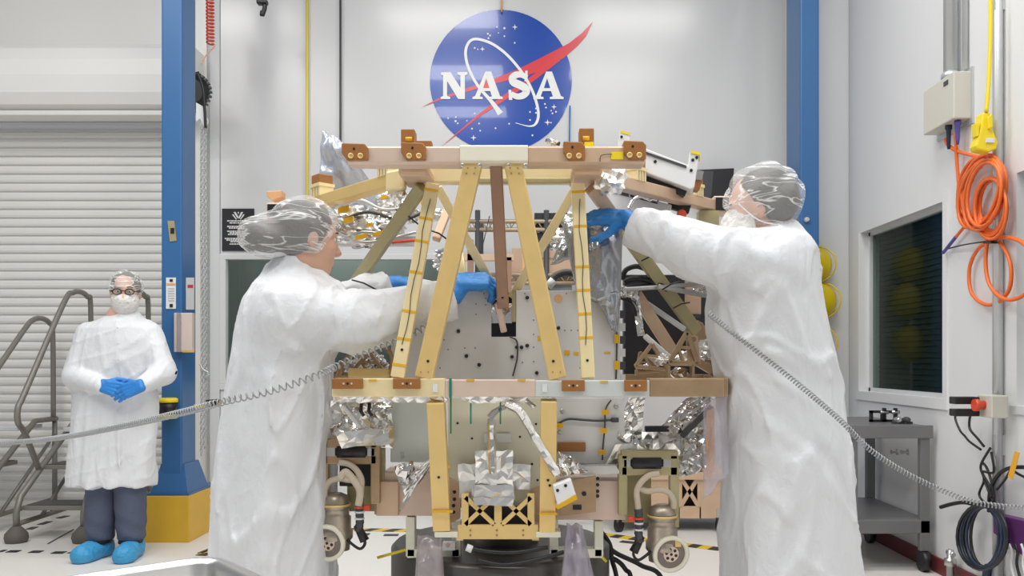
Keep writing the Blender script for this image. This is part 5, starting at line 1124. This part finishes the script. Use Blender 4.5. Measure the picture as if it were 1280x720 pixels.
def glove(segs, cuff, m, parent, name='glove'):
    """cuff: (a, b, r) forearm part of the glove"""
    allp = segs+[(V(cuff[0]), V(cuff[1]), cuff[2], cuff[2]*.8)]
    lo = V([min(min(p[k], q[k])-.03 for p, q, _, _ in allp) for k in range(3)]); hi = V([max(max(p[k], q[k])+.03 for p, q, _, _ in allp) for k in range(3)])
    def fn(x, y, z):
        r = 9.0
        for p, q, r1, r2 in allp: r = smin(r, sd_seg(x, y, z, p, q, r1, r2), .006) if not isinstance(r, float) else sd_seg(x, y, z, p, q, r1, r2)
        return r
    return implicit(name, fn, lo, hi, .0032, m, parent, 1)
def local_mesh(name, fn, hc, R_, h, m, parent, smooth=1): return implicit(name, fn, V(hc)-V(R_), V(hc)+V(R_), h, m, parent, smooth)
def eyes(hc, f, s, tilt, parent):
    f = V((f[0], f[1], 0)).normalized(); l = V((-f.y, f.x, 0)); u = V((0, 0, 1)); fw = f*math.cos(tilt)-u*math.sin(tilt); up = u*math.cos(tilt)+f*math.sin(tilt)
    loc = lambda a, b, d: V(hc)+(fw*a+l*b+up*d)*s
    for s_ in (-1, 1):
        e = MB().ball(loc(.0735, s_*.032, .006), .0115*s, .0115*s, .0115*s, 8).build('eye', M_print, parent)
        MB().ball(loc(.0805, s_*.032, .006), .0062*s, .0062*s, .0062*s, 6).build('iris', M_dark, e)
        MB().tube(smooth_path([loc(.088, s_*.016, .030), loc(.088, s_*.034, .034), loc(.076, s_*.05, .029)], 4), .003*s, 5).build('eyebrow', M_hair2, parent)
    return loc
def trousers_shoes(o, xa_, xb_, yy, hem, m_t, m_s, f):
    for k, x in enumerate((xa_, xb_)):
        implicit('trouser_leg', lambda X, Y, Z, x=x: smin(sd_seg(X, Y, Z, (x, yy, hem+.10), (x, yy-.01, .12), .095, .078), 9, .01)+.004*wob(X, Y, Z, 38, 5+k), (x-.12, yy-.12, .06), (x+.12, yy+.12, hem+.2), .012, m_t, o)
        c = V((x, yy, 0)); e = c+V((f[0], f[1], 0)).normalized()*.15
        implicit('shoe_cover', lambda X, Y, Z, c=c, e=e: np.maximum(smin(sd_seg(X, Y, Z, c+V((0, 0, .05)), e+V((0, 0, .035)), .06, .052), sd_seg(X, Y, Z, c+V((0, 0, .05)), c+V((0, 0, .10)), .055, .05), .03)+.004*wob(X, Y, Z, 60, 3), -Z+.002), (min(c.x, e.x)-.08, min(c.y, e.y)-.08, 0), (max(c.x, e.x)+.08, max(c.y, e.y)+.08, .16), .007, m_s, o)
        MB().lathe(c+V((0, 0, .09)), (0, 0, 1), [(0, .056), (.05, .054)], 16).build('dark_shoe', M_sock, o)

def creases(x, y, z, seed, am=.011):
    z2 = z*.55
    return am*np.exp(-(wob(x, y, z2, 17, seed)/.07)**2)+.7*am*np.exp(-(wob(x, y, z*.8, 30, seed+5)/.10)**2)-.006*wob(x, y, z2, 22, seed+9)
def sleeve(x, y, z, a, b, r1, r2):
    a, b = V(a), V(b); t = (b-a).normalized(); e = b+t*.08
    return np.maximum(sd_seg(x, y, z, a, e, r1, r2), (x-b.x)*t.x+(y-b.y)*t.y+(z-b.z)*t.z)
# ---------------- bent worker on the left
hc = P(387, 299, 2.97); f = (.88, .47)
S1 = P(352, 392, 2.85); E1 = P(448, 404, 2.91); C1 = P(566, 373, 2.985)
S2_ = P(350, 385, 3.10); E2 = P(425, 385, 3.17); C2 = P(488, 357, 3.21)
nk = P(366, 350, 2.98)
bones = [(hc+V((-.02, -.005, -.08)), nk+V((.0, 0, -.02)), .050, .052), (nk+V((0, 0, -.08)), V((-.83, 2.98, 1.0)), .08, .12), (V((-.83, 2.98, 1.0)), V((-.86, 2.98, .85)), .12, .13)]
bones += [(nk+V((0, 0, -.10)), S1, .06, .055), (S1, E1, .055, .045), (E1, C1, .042, .030), (nk+V((0, 0, -.10)), S2_, .06, .055), (S2_, E2, .055, .045), (E2, C2, .042, .030)]
for yy in (2.88, 3.08): bones += [(V((-.86, yy, .85)), V((-.87, yy, .48)), .085, .06), (V((-.87, yy, .48)), V((-.90, yy, .10)), .055, .042)]
wm = person('person', hc, f, .97, .12, bones, M_skin, 'worker in white gown and hair net leaning over the lander from left', .4, V((-.88, 2.98, 0)))
K = 2.97/F
sec = []
for y, xl, xr, ry in ((322, 340, 392, .070), (334, 332, 400, .085), (345, 326, 410, .12), (356, 317, 424, .17), (372, 309, 425, .205), (417, 297, 420, .215), (460, 288, 414, .205), (500, 282, 413, .205), (550, 275, 413, .21), (600, 269, 413, .22), (660, 267, 413, .23), (720, 269, 414, .24), (790, 270, 415, .25)):
    z = H-(y-CY)*K; sec.append((z, ((xl+xr)/2-CX)*K, 2.985, (xr-xl)/2*K, ry))
rg = [(P(340, 395, 2.75), P(352, 425, 2.78), .012, .010), (P(352, 425, 2.78), P(385, 445, 2.79), .014, .010), (P(385, 425, 2.80), P(455, 372, 2.85), .014, .009), (P(398, 440, 2.80), P(470, 395, 2.83), .016, .008), (P(440, 372, 2.85), P(480, 385, 2.87), .012, .008), (P(495, 372, 2.9), P(505, 400, 2.9), .012, .008), (P(530, 360, 2.93), P(520, 395, 2.92), .012, .007),
      (P(330, 350, 2.86), P(322, 420, 2.80), .016, .008), (P(300, 450, 2.84), P(305, 560, 2.80), .022, .012), (P(340, 470, 2.78), P(330, 700, 2.76), .025, .014), (P(385, 480, 2.79), P(390, 700, 2.77), .022, .014), (P(285, 560, 2.85), P(290, 720, 2.80), .02, .012), (P(360, 350, 2.85), P(405, 372, 2.86), .014, .008), (P(316, 470, 2.80), P(400, 500, 2.79), .016, .007), (P(405, 430, 2.84), P(410, 500, 2.86), .010, .008), (P(560, 352, 2.93), P(563, 392, 2.93), .008, .006)]
def gw(x, y, z):
    r = sd_loft(x, y, z, sec)
    r = smin(r, sd_seg(x, y, z, S1, E1, .095, .098), .05); r = smin(r, sleeve(x, y, z, E1, C1, .098, .060), .02)
    r = smin(r, sd_seg(x, y, z, S2_, E2, .09, .08), .05); r = smin(r, sleeve(x, y, z, E2, C2, .08, .052), .02)
    th = np.arctan2(y-2.985, x+.87); amp = np.clip((1.15-z)/.7, 0, 1)*.008
    return r-ridges(x, y, z, rg)-creases(x, y, z, 1)+amp*np.sin(th*7+2*np.sin(z*3))
gown = implicit('gown', gw, V((-1.09, 2.73, .33)), V((-.17, 3.30, 1.55)), .0085, M_gown, wm, 2)
tube('back_seam', [P(412, 437, 2.86), P(412.5, 460, 2.87), P(413, 500, 2.88)], .0015, M_trim, gown)
def cap_fn(hc, f, s, tilt, big, bun, plane, seed, ex_=0.0):
    def fn(x, y, z):
        a, b, d = head_sdf(x, y, z, hc, f, s, tilt)
        r = sd_ell(a, b, d, (-.02, 0, .034), (.112+big, .093+big, .102+big))
        if bun: r = smin(r, sd_ell(a, b, d, bun[0], bun[1]), .05)
        fold = .005*np.sin(52*(a*.6+d*.8)+6*np.sin(b*14)+9*wob(a, b, d, 18, seed))
        r = r+fold*.8+.004*wob(a, b, d, 60, seed+1)
        return np.maximum(np.maximum(r, (a-plane[0]-plane[1]*(d+.05))*.75), -(d+plane[2]+.1*a))
    return fn
# cap covers points behind the hairline: keep where a*px+d*pz+c<0
cf = cap_fn(hc, f, .97, .12, .008, ((-.155, 0, -.02), (.085, .075, .070)), (.028, .44, .128), 3)
local_mesh('hair_net', cf, hc, (.32, .24, .2), .005, M_cap1, wm)
hf = lambda x, y, z: (lambda q: np.maximum(np.minimum(smin(sd_ell(*q, (-.022, 0, .030), (.106, .088, .103)), sd_ell(*q, (-.15, 0, -.02), (.072, .062, .056)), .03), 9), (q[0]-.005-.5*(q[2]+.05))*.8)+.004*wob(q[0], q[1], q[2], 90, 4))(head_sdf(x, y, z, hc, f, .97, .12))
local_mesh('hair', hf, hc, (.30, .22, .18), .006, M_hair1, wm)
eyes(hc, f, .97, .12, wm)
ax = (P(606, 356, 3.03)-C1)
glove(hand(P(573, 353, 3.0), (.93, .2, .06), (.05, -.6, .8), (.7, .8, .5), 1.1, 1, .08, .2), (C1+V((.0, .0, .01)), P(578, 356, 3.0), .036), M_glove, wm)
glove(hand(P(496, 354, 3.22), (.95, .2, .05), (.0, -.3, .95), (.25, .35, .25), 1.0, -1, .12, .6), (C2, P(498, 354, 3.22), .036), M_glove, wm)
trousers_shoes(wm, -.92, -.86, 2.98, .3, M_jean, M_shoe, (1, .3)) if False else None
for yy in (2.88, 3.08): 
    implicit('trouser_leg', lambda X, Y, Z, yy=yy: sd_seg(X, Y, Z, (-.87, yy, .5), (-.90, yy, .12), .085, .075)+.004*wob(X, Y, Z, 38, 5), (-1.0, yy-.12, .03), (-.76, yy+.12, .6), .014, M_jean, wm)
    implicit('shoe_cover', lambda X, Y, Z, yy=yy: np.maximum(sd_seg(X, Y, Z, (-.91, yy, .05), (-.75, yy+.03, .035), .06, .05)+.003*wob(X, Y, Z, 60, 3), -Z+.002), (-1.0, yy-.08, 0), (-.68, yy+.1, .12), .009, M_shoe, wm)

# ---------------- worker on the right
hc = P(949, 263, 2.97); f = (-.90, .36)
S1 = P(955, 335, 2.87); E1 = P(870, 314, 2.88); C1 = P(791, 280, 2.95)
S2_ = P(962, 322, 3.14); E2 = P(880, 315, 3.22); C2 = P(815, 288, 3.28)
nk = P(968, 300, 2.99)
bones = [(hc+V((.03, -.005, -.08)), nk, .056, .064), (nk, V((.86, 2.99, 1.0)), .09, .14), (V((.86, 2.99, 1.0)), V((.87, 2.99, .9)), .14, .14)]
bones += [(nk+V((0, 0, -.05)), S1, .06, .06), (S1, E1, .06, .05), (E1, C1, .045, .032), (nk+V((0, 0, -.05)), S2_, .06, .06), (S2_, E2, .06, .05), (E2, C2, .045, .032)]
for yy in (2.89, 3.09): bones += [(V((.87, yy, .9)), V((.88, yy, .5)), .09, .065), (V((.88, yy, .5)), V((.92, yy, .10)), .06, .045)]
mn = person('person', hc, f, 1.06, .18, bones, M_skin2, 'worker in white gown with beard cover reaching in from the right', .4, V((.88, 2.99, 0)))
sec = []
for y, xl, xr, ry in ((276, 950, 998, .07), (283, 942, 1004, .09), (290, 930, 1008, .12), (299, 920, 1014, .18), (315, 908, 1020, .215), (345, 893, 1024, .225), (385, 886, 1030, .225), (430, 889, 1039, .22), (470, 896, 1046, .215), (530, 904, 1055, .22), (600, 907, 1065, .23), (660, 908, 1070, .24), (720, 909, 1073, .25), (790, 910, 1075, .26)):
    z = H-(y-CY)*K; sec.append((z, ((xl+xr)/2-CX)*K, 2.995, (xr-xl)/2*K, ry))
rg = [(P(935, 300, 2.80), P(905, 345, 2.78), .014, .010), (P(905, 345, 2.78), P(880, 350, 2.80), .014, .008), (P(990, 300, 2.82), P(960, 350, 2.77), .016, .010), (P(960, 350, 2.77), P(925, 380, 2.77), .016, .010), (P(925, 380, 2.77), P(890, 360, 2.80), .012, .010), (P(1000, 310, 2.85), P(1010, 370, 2.82), .014, .008), (P(830, 275, 2.84), P(850, 325, 2.84), .014, .008), (P(860, 285, 2.82), P(890, 340, 2.82), .015, .008), (P(808, 265, 2.90), P(806, 300, 2.90), .009, .006),
      (P(920, 430, 2.78), P(945, 690, 2.76), .010, .010), (P(945, 690, 2.76), P(948, 720, 2.76), .010, .010), (P(960, 440, 2.77), P(1040, 470, 2.83), .020, .012), (P(965, 470, 2.77), P(1030, 520, 2.82), .02, .010), (P(1000, 380, 2.80), P(1030, 450, 2.85), .02, .010), (P(905, 500, 2.84), P(940, 520, 2.80), .015, .010), (P(930, 510, 2.79), P(1000, 560, 2.78), .02, .008), (P(1040, 560, 2.84), P(1050, 720, 2.83), .025, .012), (P(990, 580, 2.77), P(1000, 720, 2.76), .025, .010), (P(895, 400, 2.83), P(940, 430, 2.79), .018, .009), (P(815, 268, 2.88), P(870, 300, 2.83), .012, .007)]
def gm(x, y, z):
    r = sd_loft(x, y, z, sec)
    r = smin(r, sd_seg(x, y, z, S1, E1, .115, .092), .05); r = smin(r, sleeve(x, y, z, E1, C1, .092, .064), .02)
    r = smin(r, sd_seg(x, y, z, S2_, E2, .10, .085), .05); r = smin(r, sleeve(x, y, z, E2, C2, .085, .056), .02)
    th = np.arctan2(y-2.995, x-.88); amp = np.clip((1.1-z)/.7, 0, 1)*.008
    return r-ridges(x, y, z, rg)-creases(x, y, z, 11)+amp*np.sin(th*7+2*np.sin(z*3))
gown = implicit('gown', gm, V((.30, 2.72, .33)), V((1.15, 3.38, 1.70)), .0085, M_gown, mn, 2)
cf = cap_fn(hc, f, 1.06, .18, .012, None, (.045, .75, .105), 7)
local_mesh('hair_net', cf, hc, (.2, .2, .2), .005, M_cap2, mn)
hf = lambda x, y, z: (lambda q: np.maximum(sd_ell(*q, (-.026, 0, .028), (.104, .088, .100)), (q[0]+.03-.5*(q[2]+.05))*.8)+.003*wob(q[0], q[1], q[2], 90, 4))(head_sdf(x, y, z, hc, f, 1.06, .18))
local_mesh('hair', hf, hc, (.2, .18, .18), .006, M_hair2, mn)
mk = lambda x, y, z: (lambda q: np.maximum(np.maximum(smin(sd_ell(*q, (.040, 0, -.050), (.094, .076, .088)), 9, .01)+.004*wob(q[0], q[1], q[2], 110, 9), -(q[0]-.012)), q[2]*.9-q[0]*.25+.004))(head_sdf(x, y, z, hc, f, 1.06, .18))
local_mesh('beard_cover', mk, hc, (.2, .18, .2), .005, M_mask, mn)
loc = eyes(hc, f, 1.06, .18, mn)
tube('mask_loop', smooth_path([loc(.015, .072, -.03), loc(-.005, .088, .0), loc(-.025, .088, .0)], 5), .0016, M_print, mn, 5); tube('cap_elastic', smooth_path([loc(.05, .082, .02), loc(.0, .09, -.045), loc(-.06, .075, -.075)], 5), .0025, M_print, mn, 5)
glove(hand(P(787, 274, 2.97), (-.96, .2, .12), (0, -.7, .7), (.10, .22, .2), 1.0, 1, .10, 1.2), (C1, P(782, 273, 2.97), .038), M_glove, mn)
glove(hand(C2+V((-.06, .01, .02)), (-.95, .2, -.1), (.1, -.3, .9), (.3, .4, .3), 1.05, 1, .12, .6), (C2, C2+V((-.06, .01, .02)), .038), M_glove, mn)
for yy in (2.89, 3.09):
    implicit('trouser_leg', lambda X, Y, Z, yy=yy: sd_seg(X, Y, Z, (.88, yy, .5), (.92, yy, .12), .088, .08)+.004*wob(X, Y, Z, 38, 5), (.77, yy-.12, .03), (1.03, yy+.12, .6), .014, M_jean, mn)
    implicit('shoe_cover', lambda X, Y, Z, yy=yy: np.maximum(sd_seg(X, Y, Z, (.93, yy, .05), (.76, yy+.03, .035), .06, .05)+.003*wob(X, Y, Z, 60, 3), -Z+.002), (.68, yy-.08, 0), (1.02, yy+.1, .12), .009, M_shoe, mn)

# ---------------- standing worker at the back
D5 = 5.46; K5 = D5/F; Q = lambda x, y, dy=0: P(x, y, D5+dy)
hc = Q(157, 366, -.02); f = (.30, -.95)
S1 = Q(110, 417); E1 = Q(94, 470, -.05); C1 = Q(126, 483, -.20); S2_ = Q(188, 417); E2 = Q(204, 466, -.05); C2 = Q(179, 481, -.20)
nk = Q(152, 398)
bones = [(hc+V((0, .02, -.08)), nk, .052, .06), (nk, Q(147, 530), .09, .12), (nk+V((0, 0, -.04)), S1, .06, .055), (S1, E1, .05, .045), (E1, C1, .042, .03), (nk+V((0, 0, -.04)), S2_, .06, .055), (S2_, E2, .05, .045), (E2, C2, .042, .03)]
fl = V((P(125, 0, D5).x, D5, 0)); fr2 = V((P(164, 0, D5).x, D5, 0))
bones += [(Q(132, 545), Q(127, 620), .08, .06), (Q(127, 620), V((fl.x, D5, .09)), .055, .04), (Q(160, 545), Q(163, 620), .08, .06), (Q(163, 620), V((fr2.x, D5, .09)), .055, .04)]
bk = person('person', hc, f, 1.02, .05, bones, M_skin2, 'worker in glasses and white gown standing with clasped blue gloves', .4, V((P(146, 0, D5).x, D5, 0)))
sec = []
for y, xl, xr, ry in ((388, 141, 172, .07), (394, 136, 176, .085), (401, 122, 184, .11), (410, 108, 192, .13), (424, 102, 196, .14), (450, 98, 196, .145), (480, 95, 195, .14), (520, 91, 196, .15), (560, 87, 194, .155), (606, 84, 192, .16)):
    sec.append((H-(y-CY)*K5, ((xl+xr)/2-CX)*K5, D5, (xr-xl)/2*K5, ry))
rg = [(Q(146, 400, -.12), Q(148, 470, -.15), .010, .008), (Q(147, 515, -.15), Q(150, 605, -.16), .012, .016), (Q(110, 420, -.10), Q(100, 465, -.12), .012, .012), (Q(190, 425, -.10), Q(196, 465, -.12), .012, .012), (Q(100, 470, -.12), Q(118, 480, -.15), .01, .010), (Q(112, 500, -.13), Q(105, 600, -.14), .018, .014), (Q(180, 500, -.13), Q(184, 600, -.14), .018, .014), (Q(130, 510, -.15), Q(122, 600, -.16), .014, .010), (Q(125, 420, -.13), Q(132, 460, -.14), .014, .008), (Q(170, 420, -.13), Q(164, 462, -.14), .014, .008), (Q(88, 455, -.08), Q(108, 462, -.1), .01, .010)]
def gb(x, y, z):
    r = sd_loft(x, y, z, sec)
    for a, b, c_ in ((S1, E1, C1), (S2_, E2, C2)):
        r = smin(r, sd_seg(x, y, z, a, b, .068, .075), .04); r = smin(r, sd_seg(x, y, z, b, c_, .075, .045), .02)
    cx_ = (140-CX)*K5; th = np.arctan2(y-D5, x-cx_); amp = np.clip((1.05-z)/.6, 0, 1)*.007
    return r-ridges(x, y, z, rg)-creases(x, y, z, 21, .005)+amp*np.sin(th*8+2*np.sin(z*4))
gown = implicit('gown', gb, V((-3.0, 5.16, .44)), V((-2.19, 5.66, 1.52)), .0085, M_gown, bk, 2)
for x, y in ((147, 410), (147.5, 430), (148, 450)): MB().lathe(Q(x, y, -.165), (0, -1, 0), [(0, .006), (.004, .006)], 8).build('snap', M_trim, gown)
cf = cap_fn(hc, f, 1.02, .05, .004, None, (.02, .95, .07), 13)
local_mesh('hair_net', cf, hc, (.2, .2, .2), .006, M_cap2, bk)
hf = lambda x, y, z: (lambda q: np.maximum(sd_ell(*q, (-.022, 0, .030), (.102, .086, .098)), (q[0]-.0-.7*(q[2]+.05))*.8)+.004*wob(q[0], q[1], q[2], 90, 4))(head_sdf(x, y, z, hc, f, 1.02, .05))
local_mesh('hair', hf, hc, (.2, .2, .18), .006, M_hair2, bk)
mk = lambda x, y, z: (lambda q: np.maximum(np.maximum(sd_ell(*q, (.032, 0, -.055), (.088, .080, .085))+.003*wob(q[0], q[1], q[2], 90, 9), -(q[0]+.01)), q[2]+.018-q[0]*.1))(head_sdf(x, y, z, hc, f, 1.02, .05))
local_mesh('face_mask', mk, hc, (.2, .2, .2), .005, M_mask, bk)
loc = eyes(hc, f, 1.02, .05, bk)
gl = MB()
for s_ in (-1, 1):
    gl.tube([loc(.104, s_*.034+.025*math.cos(a), .004+.017*math.sin(a)) for a in [2*math.pi*j/16 for j in range(16)]], .0032, 6, True); gl.tube([loc(.104, s_*.058, .008), loc(.05, s_*.082, .008), loc(-.01, s_*.088, .008)], .003, 6)
gl.tube([loc(.104, -.010, .008), loc(.107, 0, .01), loc(.104, .010, .008)], .003, 6); gl = gl.build('eyeglasses', M_black, bk)
for s_ in (-1, 1): MB().add([loc(.103, s_*.034+.024*math.cos(2*math.pi*j/16), .004+.016*math.sin(2*math.pi*j/16)) for j in range(16)], [tuple(range(16))]).build('lens', M_glass, gl)
glove(hand(Q(128, 482, -.215), (.90, -.16, -.20), (.1, -.95, .2), (.25, .35, .3), 1.1, 1, .12, .3), (C1, Q(130, 482, -.21), .038), M_glove, bk)
glove(hand(Q(176, 482, -.24), (-.88, -.08, -.32), (-.1, -.95, .2), (.2, .25, .2), 1.1, -1, .12, .3), (C2, Q(174, 482, -.23), .038), M_glove, bk)
for k, (c, kx) in enumerate(((fl, 124), (fr2, 165))):
    top = Q(kx+(4 if k == 0 else -2), 596); bot = V((c.x, D5, .15))
    implicit('trouser_leg', lambda X, Y, Z: np.maximum(sd_seg(X, Y, Z, top, bot, .098, .088)+.004*wob(X, Y, Z, 38, 5+k)+.004*np.sin(Z*60+X*30)*np.clip((.35-Z)/.2, 0, 1), .11-Z), (c.x-.16, D5-.13, .08), (c.x+.17, D5+.13, .62), .008, M_jean, bk)
    e = c+V((-.03 if k == 0 else .03, -.16, 0))
    implicit('shoe_cover', lambda X, Y, Z: np.maximum(smin(sd_seg(X, Y, Z, c+V((0, 0.03, .055)), e+V((0, 0, .04)), .068, .066), sd_seg(X, Y, Z, c+V((0, .02, .05)), c+V((0, .02, .085)), .062, .06), .03)+.004*wob(X, Y, Z, 70, 3+k), -Z+.002), (min(c.x, e.x)-.08, e.y-.09, 0), (max(c.x, e.x)+.08, c.y+.12, .16), .007, M_shoe, bk)
    MB().lathe(c+V((0, -.01, .09)), (0, 0, 1), [(0, .072), (.05, .064)], 16).build('dark_shoe', M_sock, bk)

# ---------------- coiled grounding cords
pth = smooth_path([P(-30, 556, 4.6), P(60, 549, 4.0), P(150, 533, 3.3), P(230, 515, 2.85), P(275, 503, 2.66), P(340, 488, 2.62), P(400, 468, 2.66), P(420, 458, 2.76), P(450, 445, 2.80), P(500, 425, 2.86), P(540, 405, 2.90)], 14)
coil(pth, .0105, .0025, .021, 12, 5).build('grounding_cord', M_cord, base=P(0, 556, 4.5), label='grey coiled grounding cord stretched across the left worker\'s gown', cat='cord')
pth = smooth_path([P(886, 392, 2.76), P(915, 415, 2.71), P(950, 442, 2.69), P(1000, 482, 2.69), P(1050, 525, 2.72), P(1085, 560, 2.74), P(1130, 590, 2.74), P(1180, 614, 2.72), P(1230, 630, 2.70), P(1320, 638, 2.66)], 14)
coil(pth, .0075, .0023, .0105, 9, 5).build('grounding_cord', M_cord, base=P(1300, 638, 2.66), label='grey coiled grounding cord sagging from right worker to right edge', cat='cord')
